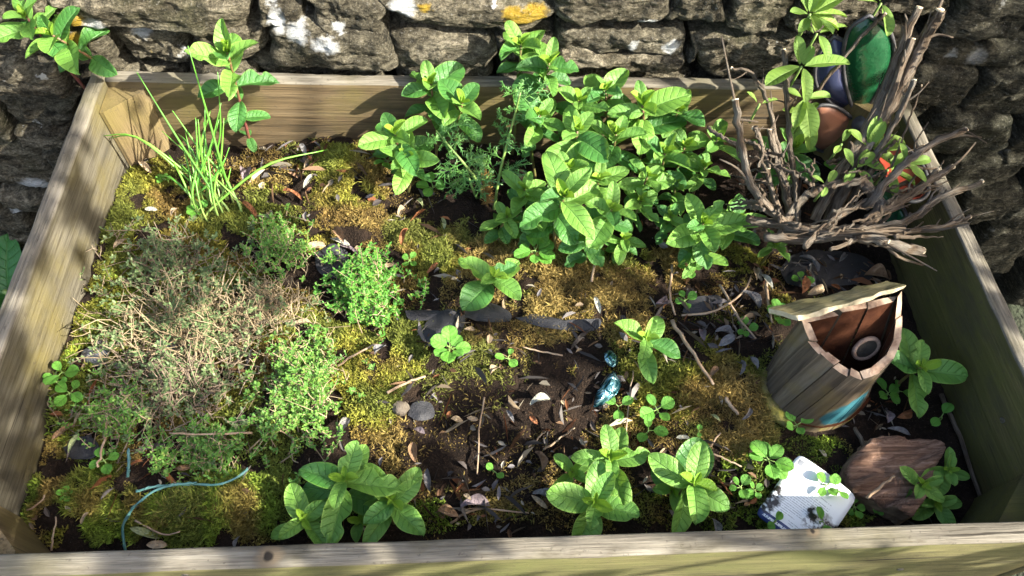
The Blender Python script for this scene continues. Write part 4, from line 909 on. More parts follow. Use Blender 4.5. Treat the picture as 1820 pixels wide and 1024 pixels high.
# mossy foot band
foot = np.array([p+np.array([(p-cb_)[0]*.06, (p-cb_)[1]*.06, 0]) for p in base_pts[:5]])
V, Fc, st = tube(spline(foot, 20)-B0+np.array([0, 0, .010]), .010, 8, True, .2, 5); MAT['foot'] = simple('mossy_foot', (.16, .13, .06), .95, (.24, .22, .03), 45, .004)
V[:, 2] = V[:, 2]*1.0
obj('foot_band', mesh('foot_band', V, Fc, MAT['foot'], st=st), bb)

# ------------------------------------------------------------------ broken log piece
m = N('log_wood'); co = m.coord('Object'); q = m.n('Mapping', {'Vector': co, 'Rotation': (0, 0, rad(20)), 'Scale': (7, 150, 90)}).outputs[0]
g1 = m.noise(q, 1, 6, .7, 1.4); g2 = m.noise(co, 28, 4)
c = m.ramp(g1, [(.3, (.03, .015, .009)), (.45, (.13, .066, .038)), (.58, (.25, .145, .095)), (.75, (.44, .31, .24))]); c = m.mix(m.ramp(g2, [(.5, 0.0), (.7, .6)]), c, (.11, .06, .035))
MAT['log'] = m.set(Base_Color=c, Roughness=.85, Normal=m.bump(g1, .005, 1))
MAT['logbark'] = simple('log_bark', (.12, .075, .045), .95, (.30, .20, .12), 60, .004)
out = [(1503, 838), (1522, 806), (1560, 776), (1604, 778), (1672, 786), (1672, 814), (1655, 850), (1640, 890), (1622, 916), (1590, 905), (1545, 885), (1510, 868)]
lz = -.105; P = np.array([atz(x, y, lz+.010*((x-1500)/170)) for x, y in out]); c0 = P.mean(0); P = spline(np.vstack([P, P[:1]]), 141)[:-1]; n = 140; P = P+(P-c0)*(.035*fbm(P*120, 3, 6))[:, None]
logo = empty('log_piece', c0+np.array([0, 0, -.035])); LB = np.array(logo.location); tag(logo, 'broken piece of reddish split log lying in the front right corner', 'log piece')
rings = [1, .97, .88, .78, .68, .58, .48, .38, .28, .18, .08]; V = []
for k, s_ in enumerate(rings):
    Q = c0+(P-c0)*s_; dz = .0075*fbm(np.stack([Q[:, 0]*16+Q[:, 1]*8, Q[:, 1]*130-Q[:, 0]*45, Q[:, 0]*0], -1), 3, 2); Q[:, 2] += dz+(.003 if k else -.001); V.append(Q)
V.append([c0+np.array([0, 0, .003])]); V.insert(0, P+(P-c0)*.02+np.array([0, 0, -.035])); V = np.vstack(V)-LB
Fc = [(k*n+i, k*n+(i+1) % n, (k+1)*n+(i+1) % n, (k+1)*n+i) for k in range(len(rings)) for i in range(n)]; mi = [1]*n+[0]*(n*(len(rings)-1)); top_i = n*(len(rings)+1)
Fc += [(len(rings)*n+i, len(rings)*n+(i+1) % n, top_i) for i in range(n)]; mi += [0]*n
lg = obj('split_face', mesh('split_face', V, [f for f, k in zip(Fc, mi) if k == 0], MAT['log']), logo); obj('bark', mesh('bark', V, [f for f, k in zip(Fc, mi) if k == 1], MAT['logbark']), logo)

# ------------------------------------------------------------------ white plant card
ca, cbp, cdp = atz(1420, 806, -.094), atz(1524, 884, -.100), atz(1342, 914, -.112)
eu = cbp-ca; ev = cdp-ca; wu, wv_ = np.linalg.norm(eu), np.linalg.norm(ev)
m = N('card_print'); st_ = m.attr('st').outputs['Vector']; s_ = m.n('SeparateXYZ', {0: st_}); u, v = s_.outputs[0], s_.outputs[1]
def band(x, a, b): return m.math('MULTIPLY', m.math('GREATER_THAN', x, a), m.math('LESS_THAN', x, b))
ln = m.math('GREATER_THAN', m.math('FRACT', m.math('MULTIPLY', v, 34)), .62)
wn = m.n('TexNoise', {'Vector': m.n('Mapping', {'Vector': m.n('CombineXYZ', {0: m.math('MULTIPLY', u, 60), 1: m.math('FLOOR', m.math('MULTIPLY', v, 34))}).outputs[0], 'Scale': (1, 5.37, 1)}).outputs[0], 'Scale': 1.0}).outputs[0]
tx = m.math('MULTIPLY', ln, m.math('GREATER_THAN', wn, .44))
para = m.noise(m.n('Mapping', {'Vector': st_, 'Scale': (1.2, 14, 1)}).outputs[0], 1, 1)
tx = m.math('MULTIPLY', m.math('MULTIPLY', tx, m.math('GREATER_THAN', para, .47)), m.math('MULTIPLY', band(v, .30, .86), band(u, .10, .78)))
c = m.mix(m.math('MULTIPLY', tx, .5), (.82, .85, .87), (.10, .11, .14))
c = m.mix(m.math('MULTIPLY', band(u, .055, .135), band(v, .055, .135)), c, m.mix(m.n('TexChecker', {'Vector': st_, 'Scale': 36.0, 'Color1': (.05, .05, .06, 1), 'Color2': (.7, .72, .75, 1)}).outputs[1], (.08, .08, .09), (.55, .57, .6)) if False else (.22, .23, .25))
c = m.mix(m.math('GREATER_THAN', v, .885), c, (.03, .05, .17))
c = m.mix(m.math('MULTIPLY', m.math('MULTIPLY', band(v, .92, .955), band(u, .08, .62)), m.math('GREATER_THAN', wn, .42)), c, (.75, .78, .84))
dirt = m.noise(m.coord('Object'), 75, 5, .65); edge_l = m.n('MapRange', {'Value': u, 'From Min': .0, 'From Max': .20, 'To Min': .22, 'To Max': 0.0}).outputs[0]
dl = m.spots([(ca+eu*.04+ev*.74, .012), (ca+eu*.90+ev*.60, .014), (ca+eu*.80+ev*.80, .012), (ca+eu*.02+ev*.62, .011), (ca+eu*.66+ev*.60, .009)], .3, .010, 90)
c = m.mix(m.math('MULTIPLY', dl, m.ramp(dirt, [(.40, 0.0), (.47, 1.0)])), c, (.022, .017, .013))
MAT['card'] = m.set(Base_Color=c, Roughness=.32, Specular_IOR_Level=.5)
nu_, nv_ = 14, 14; r_ = .07; V = []; st = []
for side in (0, 1):
    for i in range(nu_+1):
        for j in range(nv_+1):
            u, v = i/nu_, j/nv_; x, y = u*2-1, v*2-1; p_ = 14; k = max(abs(x), abs(y))/max((abs(x)**p_+abs(y)**p_)**(1/p_), 1e-6) if max(abs(x), abs(y)) > 0 else 1
            u2, v2 = (x*k+1)/2, (y*k+1)/2; V.append(ca+eu*u2+ev*v2+np.array([0, 0, .003*math.sin(u*3.1)+.0025*v*u-side*.0014])); st.append((u2, v2))
K = (nu_+1)*(nv_+1); idx = lambda s, i, j: s*K+i*(nv_+1)+j; Fc = []
for i in range(nu_):
    for j in range(nv_): Fc += [(idx(0, i, j), idx(0, i, j+1), idx(0, i+1, j+1), idx(0, i+1, j)), (idx(1, i, j), idx(1, i+1, j), idx(1, i+1, j+1), idx(1, i, j+1))]
for i in range(nu_): Fc += [(idx(0, i, 0), idx(0, i+1, 0), idx(1, i+1, 0), idx(1, i, 0)), (idx(0, i, nv_), idx(1, i, nv_), idx(1, i+1, nv_), idx(0, i+1, nv_))]
for j in range(nv_): Fc += [(idx(0, 0, j), idx(1, 0, j), idx(1, 0, j+1), idx(0, 0, j+1)), (idx(0, nu_, j), idx(0, nu_, j+1), idx(1, nu_, j+1), idx(1, nu_, j))]
V = np.array(V); V0 = V.mean(0)
tag(obj('plant_card', mesh('plant_card', V-V0, Fc, MAT['card'], st=st), None, V0), 'white printed plastic plant card with dark blue strip, dirtied, by the front board', 'plant card')

# ------------------------------------------------------------------ blue foil pieces
m = N('blue_foil'); co = m.coord('Object'); n1 = m.noise(co, 60, 3, .5, 1.2)
MAT['foil'] = m.set(Base_Color=m.ramp(n1, [(.36, (.004, .012, .018)), (.47, (.03, .13, .16)), (.56, (.26, .44, .48)), (.62, (.015, .05, .07)), (.72, (.10, .28, .33))]), Metallic=.75, Roughness=.18, Normal=m.bump(n1, .006))  # pale and dark bands paint the foil's reflections into its colour
def foil(outl, h, label):
    P = np.array([ground(x, y, h) for x, y in outl]); P = spline(np.vstack([P, P[:1]]), 25)[:-1]; c0 = P.mean(0); n = len(P)
    V = np.vstack([P, c0+(P-c0)*.55+np.array([0, 0, .004]), [c0+np.array([0, 0, .0055])], P-np.array([0, 0, .0008])])-c0
    Fc = [(i, (i+1) % n, n+(i+1) % n, n+i) for i in range(n)]+[(n+i, n+(i+1) % n, 2*n) for i in range(n)]+[((i+1) % n, i, 2*n+1+i, 2*n+1+(i+1) % n) for i in range(n)]
    tag(obj('foil_piece', mesh('foil_piece', V, Fc, MAT['foil']), None, c0), label, 'foil')
foil([(1074, 628), (1084, 622), (1098, 632), (1099, 646), (1088, 652), (1076, 642)], .014, 'small round shiny blue foil piece, upper of the two')
foil([(1055, 724), (1060, 700), (1074, 678), (1090, 660), (1098, 672), (1104, 684), (1092, 704), (1070, 720)], .012, 'long leaf-shaped shiny blue foil piece, lower of the two')

# ------------------------------------------------------------------ black weed membrane showing through
m = N('weed_membrane'); co = m.coord('Object'); MAT['membrane'] = m.set(Base_Color=m.mix(m.noise(co, 50, 4), (.010, .010, .012), (.03, .03, .034)), Roughness=.7, Normal=m.bump(m.noise(co, 500, 2), .001))
def membrane(outl, lift, label):
    P = np.array([ground(x, y, .0) for x, y in outl]); P = spline(np.vstack([P, P[:1]]), 41)[:-1]; c0 = P.mean(0); n = len(P); V = []
    for s_ in (1, .75, .5, .25):
        Q = c0+(P-c0)*s_; Q[:, 2] = soil_z(Q[:, 0], Q[:, 1], False)+lift*(1.3-s_)+.004+.003*fbm(Q*60, 2, 4); V.append(Q)
    V.append([[c0[0], c0[1], sz(c0[0], c0[1])+lift+.005]]); V = np.vstack(V)-c0
    Fc = [(k*n+i, k*n+(i+1) % n, (k+1)*n+(i+1) % n, (k+1)*n+i) for k in range(3) for i in range(n)]+[(3*n+i, 3*n+(i+1) % n, 4*n) for i in range(n)]
    tag(obj('weed_membrane', mesh('weed_membrane', V, Fc, MAT['membrane']), None, c0), label, 'membrane', 'torn weed membrane')
membrane([(748, 600), (760, 575), (790, 555), (822, 556), (826, 580), (812, 606), (788, 618), (758, 618)], .006, 'torn black weed membrane in the bed centre, widest patch')
membrane([(820, 566), (830, 540), (860, 538), (905, 560), (902, 574), (860, 574)], .005, 'strip of black weed membrane under the lone sprig on moss')
membrane([(915, 568), (960, 562), (1020, 574), (1064, 572), (1058, 590), (1010, 590), (950, 582)], .003, 'narrow strip of black weed membrane right of centre')
membrane([(720, 558), (760, 555), (790, 560), (770, 572), (730, 572)], .003, 'narrow strip of black weed membrane right of the bright thyme')
membrane([(560, 455), (590, 440), (618, 450), (616, 490), (590, 500), (566, 485)], .004, 'black weed membrane patch above the bright thyme')
membrane([(1385, 480), (1410, 455), (1470, 450), (1540, 465), (1545, 500), (1470, 515), (1400, 510)], .004, 'black weed membrane patch under the cut sage branches')
membrane([(118, 800), (128, 782), (165, 780), (180, 800), (165, 818), (130, 818)], .003, 'black weed membrane patch at the left board above bright moss')
membrane([(1210, 560), (1225, 535), (1275, 530), (1280, 550), (1240, 565)], .003, 'black weed membrane patch beside the long twig')
membrane([(725, 740), (735, 718), (765, 718), (772, 745), (745, 752)], .003, 'small black weed membrane patch above the front bare soil')
membrane([(1175, 830), (1190, 812), (1215, 816), (1222, 850), (1195, 850)], .003, 'black weed membrane patch behind the long bright mint leaves')

# ------------------------------------------------------------------ slate, twine, twigs, fallen leaves
def pebble(px, py, rx, ry, rz_, label, mat, seed, name='stone_chip', cat='stone'):
    p = ground(px, py, .004); r = np.random.default_rng(seed); V = []; Fc = []; nu, nv = 12, 7
    for i in range(nv+1):
        for j in range(nu):
            a = math.pi*i/nv; b = 2*math.pi*j/nu; d = np.array([math.sin(a)*math.cos(b), math.sin(a)*math.sin(b), math.cos(a)]); s = 1+.35*vn(d*1.7+seed, 3); V.append(d*s*np.array([rx, ry, rz_]))
    Fc = [(i*nu+j, i*nu+(j+1) % nu, (i+1)*nu+(j+1) % nu, (i+1)*nu+j) for i in range(nv) for j in range(nu)]
    tag(obj(name, mesh(name, V, Fc, mat, smooth=False), None, p), label, cat)
MAT['slate'] = simple('slate', (.06, .063, .07), .75, (.10, .103, .11), 60, .002)
pebble(172, 634, .018, .012, .012, 'grey pointed slate stone at the left edge of the thyme', MAT['slate'], 3)
pebble(302, 615, .014, .010, .010, 'grey stone half hidden inside the woody thyme', MAT['slate'], 5)
pebble(712, 727, .010, .009, .006, 'small pale round pebble left of the front bare soil', simple('pebble_pale', (.14, .115, .085), .8, (.09, .07, .05), 90, .001), 8)
m = N('green_twine'); MAT['twine'] = m.set(Base_Color=m.mix(m.noise(m.coord('Object'), 90, 3), (.02, .11, .10), (.14, .28, .26)), Roughness=.6)
def twine(pts, rpx, label):
    P = np.array([ground(x, y, h) for x, y, h in pts]); b = P[0].copy(); Q = spline(P-b, 40); parts = [tube(Q, m_of(rpx, b), 6)]
    r = np.random.default_rng(2); parts.append(tube(Q+.0012*np.stack([np.sin(np.arange(40)*1.1), np.cos(np.arange(40)*1.1), np.cos(np.arange(40)*.7)], -1), m_of(rpx*.6, b), 5))
    V, Fc, st = join(parts); tag(obj('garden_twine', mesh('garden_twine', V, Fc, MAT['twine'], st=st), None, b), label, 'twine')
twine([(440, 834, .012), (415, 852, .015), (380, 862, .018), (330, 860, .018), (285, 868, .02), (255, 886, .02), (230, 912, .018), (218, 940, .014), (223, 978, .006)], 2.2, 'long curved green garden twine lying over the moss')
twine([(242, 874, .014), (270, 866, .018), (310, 862, .02), (350, 858, .02)], 2.2, 'second short green twine crossing the long curved one')
twine([(228, 800, .02), (229, 822, .02), (227, 848, .012)], 2.6, 'short upright bit of green twine left of the trailing thyme')

def twig(pts, r0, label, group=None, mat='twig', h=.006, r1=None):
    P = np.array([ground(x, y, h) for x, y in pts]); b = P[0].copy(); n = 10; Q = spline(P-b, n); rn_ = np.random.default_rng(int(pts[0][0])); Q = Q+rn_.normal(0, .0005, (n, 3))
    V, Fc, st = tube(Q, np.linspace(m_of(r0, b), m_of(r1 or r0*.7, b), n), 6, True, .08); tag(obj('twig', mesh('twig', V, Fc, MAT[mat], st=st), None, b), label, 'twig', group)
twig([(1194, 570), (1230, 625), (1268, 684)], 4, 'long straight brown twig pointing at the bird box', None, 'twig', .014)
twig([(1288, 706), (1312, 738)], 4, 'short brown twig end in line with the long straight one', None, 'twig', .010)
twig([(862, 706), (852, 760), (848, 842)], 1.8, 'thin pale upright straw on the front bare soil', h=.008)
twig([(1280, 505), (1310, 560), (1345, 602)], 2.6, 'thin brown twig above the grey fallen leaves', h=.012)
twig([(1212, 560), (1270, 552), (1320, 520), (1335, 490)], 2.4, 'curved bent twig right of the bed centre', h=.012)
twig([(688, 696), (720, 682), (756, 668)], 3, 'pale twig on moss left of the pale curled seedling', h=.010)
twig([(190, 736), (184, 790), (172, 832)], 2.6, 'pale grey straw left of the trailing thyme', h=.02)
twig([(940, 795), (970, 766)], 1.8, 'short pale straw on bare soil, left of two', h=.006)
twig([(965, 800), (1022, 762)], 2, 'thin straw on bare soil, right of two', h=.006)
twig([(1258, 798), (1280, 770)], 2, 'pale short straw on moss left of the bird box', h=.01)
twig([(1540, 885), (1570, 862), (1588, 846)], 3, 'dark bent twig lying over the log piece', h=.04)
twig([(1264, 806), (1318, 828)], 2, 'pale straw left of the ragged weed', h=.01)
twig([(240, 925), (290, 950), (318, 945)], 2, 'curved pale straw on moss near the green twine', h=.012)
twig([(90, 978), (100, 920)], 2, 'straight straw at the front left corner', h=.014)
twig([(48, 908), (72, 892), (80, 880)], 2, 'pale straw against the lower left board', h=.014)
twig([(1672, 700), (1710, 790), (1748, 900)], 4.5, 'long dark stick lying along the foot of the right board', None, 'bark', .006)
twig([(1510, 850), (1535, 800), (1520, 760)], 5, 'dark stick between the bird box and the log piece', None, 'bark', .012)
twig([(800, 930), (850, 905), (940, 912)], 2.2, 'thin grey straw lying along the front board', h=.006)
twig([(600, 650), (640, 625), (670, 612)], 2.4, 'pale twig under the bright green thyme', h=.01)
twig([(1110, 790), (1120, 700), (1125, 660)], 1.6, 'thin straw upright beside the lower blue foil piece', h=.012)
twig([(1362, 500), (1366, 540), (1372, 575)], 3, 'short shaded twig above the bird box roof', h=.01)
twig([(1000, 632), (960, 624), (930, 618)], 1.8, 'straw across brown moss left of the blue foil', h=.01)
twig([(1195, 470), (1190, 520), (1200, 560)], 2.4, 'bare mint stalk standing under the clump corner', h=.016)
twig([(1050, 500), (1062, 450), (1066, 430)], 2.4, 'bare mint stalk below the bright sprig', h=.02)
twig([(450, 770), (350, 772), (300, 770)], 2.2, 'straw caught across the thyme twigs', h=.03)

def dead_leaf_mesh(seed, asp, curl, c_a, c_b):
    me = leaf_mesh('fallen_leaf', None, asp, .3*curl, .25*curl, .08*curl, serr=0, wide=.48, nu=14, nv=8, seed=seed, quilt=.004)
    me.materials.clear(); return me
def deadmat(name, a, b, vein):
    m = N(name); at = m.attr('st').outputs['Vector']; v = m.math('ABSOLUTE', m.n('SeparateXYZ', {0: at}).outputs[1]); n1 = m.noise(m.coord('Object'), 4, 5)
    c = m.mix(m.ramp(n1, [(.35, 0.0), (.65, 1.0)]), a, b); c = m.mix(m.n('MapRange', {'Value': v, 'From Min': .03, 'From Max': .1, 'To Min': .8, 'To Max': 0.0}).outputs[0], c, vein)
    return m.set(Base_Color=c, Roughness=.7, Normal=m.bump(n1, .04, .6))
DL = {'pale': deadmat('dead_leaf_pale', (.331, .331, .259), (.432, .418, .346), (.475, .446, .360)), 'brown': deadmat('dead_leaf_brown', (.187, .101, .050), (.288, .180, .094), (.360, .259, .144)), 'tan': deadmat('dead_leaf_tan', (.324, .230, .130), (.418, .324, .209), (.432, .360, .245)),
      'grey': deadmat('dead_leaf_grey', (.137, .133, .137), (.216, .205, .202), (.288, .266, .245)), 'purple': deadmat('dead_leaf_purple', (.144, .108, .119), (.230, .180, .187), (.259, .202, .194)), 'green': deadmat('dead_leaf_green', (.216, .259, .108), (.302, .331, .158), (.360, .374, .216)), 'rust': deadmat('dead_leaf_rust', (.216, .068, .022), (.302, .122, .043), (.317, .173, .072))}
DM = {}
for c_, mt in DL.items():
    for s_ in range(3):
        for asp in (.26, .42):
            me = dead_leaf_mesh(s_*7+int(asp*10), asp, 1.0+s_*.8, 0, 0); me.materials.append(mt); DM[(c_, s_, asp)] = me
FALL = [  # px, py, length px, image angle deg, colour, aspect, label
 (1061, 538, 44, 100, 'pale', .26, 'pale grey narrow fallen leaf standing out right of centre'), (960, 711, 46, 20, 'pale', .42, 'pale green-white fallen leaf on the front bare soil'), (906, 738, 32, 120, 'grey', .26, 'small grey-blue fallen leaf left of the pale one'),
 (437, 305, 52, 95, 'purple', .42, 'purple-grey fallen leaf leaning beside the chives'), (538, 262, 44, 115, 'grey', .26, 'grey narrow fallen leaf behind the chives on bare soil'), (560, 436, 42, 10, 'tan', .42, 'tan bark-like fallen leaf above the bright thyme, left of its pile'), (605, 430, 46, -20, 'pale', .26, 'pale silvery fallen leaf on the pile above the bright thyme'), (600, 415, 46, 130, 'brown', .42, 'brown curled fallen leaf on the pile above the bright thyme'),
 (620, 440, 40, -15, 'purple', .26, 'grey-purple fallen leaf at the right of the pile'), (690, 475, 44, 15, 'tan', .26, 'tan fallen leaf right of the tall green thyme'), (745, 355, 36, 115, 'green', .26, 'dull green narrow fallen leaf below the fennel'), (788, 392, 38, 95, 'green', .26, 'upright yellow-green leaf at the foot of the clump'), (715, 372, 34, 60, 'tan', .42, 'tan curled leaf on the soil below the leftmost mint'), (718, 415, 50, 80, 'rust', .26, 'rusty narrow leaf upright in brown moss'),
 (770, 475, 36, 45, 'rust', .26, 'rusty leaf on moss left of the lone sprig'), (535, 575, 38, 15, 'tan', .42, 'tan fallen leaf under the dead thyme twigs'), (520, 575, 30, 170, 'tan', .26, 'pale tan chip in the thyme shade'), (675, 620, 30, 50, 'grey', .42, 'grey fallen leaf under the bright thyme'), (612, 752, 42, 60, 'grey', .42, 'silvery crumpled leaf behind the large front mint'), (470, 385, 40, 0, 'green', .26, 'dull green fallen leaf right of the chives'), (480, 380, 30, 130, 'tan', .42, 'tan curled leaf right of the chives'), (445, 372, 50, -40, 'rust', .26, 'rusty fern-like fragment beside the chives'),
 (845, 895, 62, 8, 'purple', .42, 'large purple-grey fallen leaf at the front board centre'), (960, 892, 42, -35, 'tan', .26, 'striped tan leaf at the front board left of the chewed sprig'), (970, 880, 54, -10, 'grey', .42, 'dark grey fallen leaf behind the striped tan leaf'), (795, 912, 48, -5, 'brown', .42, 'dark brown leaf lying at the front board'), (960, 812, 46, 100, 'brown', .42, 'brown upright leaf on the front bare soil'), (948, 745, 26, 130, 'rust', .42, 'small rusty leaf above the bare soil'), (735, 800, 44, 100, 'brown', .42, 'brown crumpled leaf left of the front bare soil'), (760, 850, 52, 105, 'grey', .26, 'grey strip leaf right of the front mint'), (830, 882, 22, 140, 'tan', .42, 'small orange-tan leaf beside the purple-grey one'),
 (745, 765, 28, 150, 'purple', .42, 'purple scrap left of the bare soil'), (812, 746, 26, -10, 'tan', .42, 'tan chip above the bare soil, left one'), (840, 744, 24, -10, 'tan', .42, 'tan chip above the bare soil, right one'), (1330, 735, 40, 35, 'grey', .26, 'grey narrow leaf on moss left of the bird box'), (1272, 742, 26, 130, 'green', .26, 'small green leaf on moss left of the bird box'), (1215, 778, 30, 0, 'pale', .42, 'pale leaf scrap above the long bright mint leaves'), (1362, 498, 44, 110, 'pale', .26, 'pale narrow leaf above the bird box roof, in shade'),
 (1345, 480, 44, 75, 'tan', .26, 'tan narrow leaf beside the pale one in shade'), (1340, 530, 50, -35, 'grey', .42, 'grey fallen leaf left of the bird box roof'), (1290, 588, 44, 0, 'grey', .42, 'grey curled leaf among litter above the moss'), (1292, 606, 44, 25, 'grey', .42, 'grey folded leaf among litter below the curled one'), (1250, 590, 36, 80, 'purple', .42, 'dark blue-grey leaf left of the curled grey leaves'), (1440, 462, 52, 110, 'grey', .26, 'silvery dry sage leaf hanging under the cut branches'), (1430, 505, 44, 60, 'rust', .42, 'crumpled rusty leaf above the bird box roof'), (1452, 518, 44, 15, 'tan', .42, 'tan leaf touching the bird box roof'), (1560, 490, 60, 0, 'brown', .42, 'brown scalloped leaf behind the bird box roof'), (1500, 455, 40, 40, 'grey', .26, 'grey sage leaf on the dark membrane, right'), (1580, 735, 40, 60, 'purple', .42, 'purple-grey leaf between the bird box and the log piece'), (1610, 738, 40, 10, 'rust', .42, 'orange-brown leaf above the log piece'), (1600, 765, 52, -10, 'grey', .26, 'grey narrow leaf along the top of the log piece'),
 (132, 785, 42, 75, 'green', .26, 'dull green upright leaf at the left board'), (115, 765, 50, 40, 'brown', .26, 'brown narrow leaf at the left board'), (150, 918, 26, 80, 'tan', .42, 'tan chip on the bright moss in the front left'), (278, 968, 40, 0, 'tan', .42, 'cream leaf half behind the front board at left'), (242, 822, 24, 30, 'rust', .42, 'small orange chip beside the green twine bit'), (255, 946, 60, -15, 'green', .26, 'long dull green leaf under the green twine'), (325, 832, 26, 0, 'brown', .42, 'brown chip under the trailing thyme'), (420, 960, 30, 90, 'grey', .26, 'grey narrow leaf at the front board left of the small mint'), (1273, 932, 40, 85, 'grey', .42, 'grey leaf at the front board right of the bright mint'), (258, 296, 46, -40, 'tan', .26, 'tan curled strip at the back left corner block'), (215, 432, 36, 50, 'tan', .26, 'tan leaf on the moss at the left board'), (268, 372, 24, 0, 'pale', .42, 'pale chip on moss below the chives'), (310, 375, 22, 70, 'tan', .42, 'tan chip left of the chives foot'), (1180, 535, 40, 20, 'purple', .42, 'purple-brown leaf in brown moss right of centre'), (880, 655, 30, 50, 'tan', .42, 'tan scrap right of the pale curled seedling'), (835, 585, 22, 0, 'tan', .42, 'tan chip on the membrane edge'), (550, 320, 40, 60, 'pale', .26, 'pale dry stem leaf on soil left of the yellow moss'), (520, 345, 44, -20, 'rust', .26, 'rusty flat leaf on soil left of the yellow moss'), (650, 265, 44, 10, 'brown', .26, 'brown leaf along the foot of the back board'), (1270, 660, 30, 40, 'brown', .42, 'brown leaf beside the end of the long twig'), (1320, 650, 40, 60, 'grey', .26, 'grey leaf left of the bird box foot'), (1340, 640, 36, 100, 'grey', .42, 'grey curled leaf touching the bird box side')]
r = random.Random(21)
def fallen(px, py, Lpx, ang, colr, asp, h, tilt=None):
    p = ground(px, py, h); L = m_of(Lpx*.86, p); a = rad(ang)
    d = np.array([math.cos(a), math.sin(a)/.84, 0]); st_p = p-d*L*.5; az = math.atan2(d[1], d[0])
    st_p[0] = min(max(st_p[0], -.525), .525); st_p[1] = min(max(st_p[1], .03), .6)
    o = obj('fallen_leaf', DM[(colr, r.randrange(3), asp)], None); el = rad(r.uniform(-6, 14) if tilt is None else tilt)
    o.matrix_basis = Matrix.LocRotScale(Vector(st_p), Quaternion((0, 0, 1), az) @ Quaternion((0, 1, 0), -el) @ Quaternion((1, 0, 0), r.uniform(-.4, .4)), Vector((L, L, L)))
    return o
for (px, py, Lpx, ang, colr, asp, lab) in FALL:
    tag(fallen(px, py, Lpx, ang, colr, asp, .013), lab, 'fallen leaf', 'fallen leaves in the bed')

# uncountable litter: scraps of leaf, bark and straw
rng = np.random.default_rng(33); zones = [(1290, 560, 110, 90, 420), (1450, 490, 110, 40, 360), (1560, 720, 70, 60, 160), (1000, 780, 330, 130, 700), (640, 330, 240, 70, 420), (520, 290, 140, 50, 240), (330, 640, 240, 160, 400), (1150, 640, 240, 110, 420), (780, 600, 200, 140, 420), (1400, 350, 140, 70, 420), (1600, 880, 90, 60, 140), (300, 890, 230, 70, 150), (1250, 880, 200, 50, 220), (800, 900, 260, 50, 300), (130, 760, 40, 60, 110), (1000, 440, 300, 50, 300), (250, 300, 60, 30, 60)]
V = []; Fl = []; Cc = []; o_ = 0; pal = np.array([(.30, .18, .10), (.44, .33, .21), (.20, .18, .17), (.28, .25, .23), (.16, .085, .045), (.55, .48, .36), (.34, .14, .06), (.12, .10, .09), (.24, .22, .22)])
for (zx, zy, rx, ry, n) in zones:
    for k in range(int(n*.26)):
        px, py = zx+rng.normal(0, .5)*rx, zy+rng.normal(0, .5)*ry
        p = atz(px, py, -.122)
        if not (-.52 < p[0] < .52 and .03 < p[1] < .6): continue
        p[2] = sz(p[0], p[1])+rng.uniform(.000, .009); kind = rng.random(); L = rng.uniform(.005, .017) if kind < .45 else rng.uniform(.010, .040); w = L*rng.uniform(.12, .30) if kind < .45 else rng.uniform(.0003, .0008); az = rng.uniform(0, 6.283); el = rng.normal(0, .3); rl_ = rng.normal(0, .5)
        X = np.array([math.cos(az)*math.cos(el), math.sin(az)*math.cos(el), math.sin(el)]); Y = np.cross([0, 0, 1], X); Y /= np.linalg.norm(Y); Z = np.cross(X, Y); Y2 = Y*math.cos(rl_)+Z*math.sin(rl_); Z2 = np.cross(X, Y2)
        b = rng.uniform(.05, .25)*L
        V += [p-X*L/2, p+Y2*w-X*L*.1+Z2*b, p+Y2*w*.8+X*L*.25+Z2*b*.8, p+X*L/2, p-Y2*w*.8+X*L*.25+Z2*b*.8, p-Y2*w-X*L*.1+Z2*b]; Fl += [(o_, o_+1, o_+2, o_+3), (o_+3, o_+4, o_+5, o_)]; o_ += 6
        c_ = pal[rng.integers(len(pal))]*rng.uniform(.25, .8); Cc += [c_]*6
tag(obj('leaf_litter', mesh('leaf_litter', V, np.array(Fl), MAT['litter'], col=np.array(Cc), smooth=False)), 'scattered small scraps of dry leaf, bark and straw on the soil', 'leaf litter', kind='stuff')

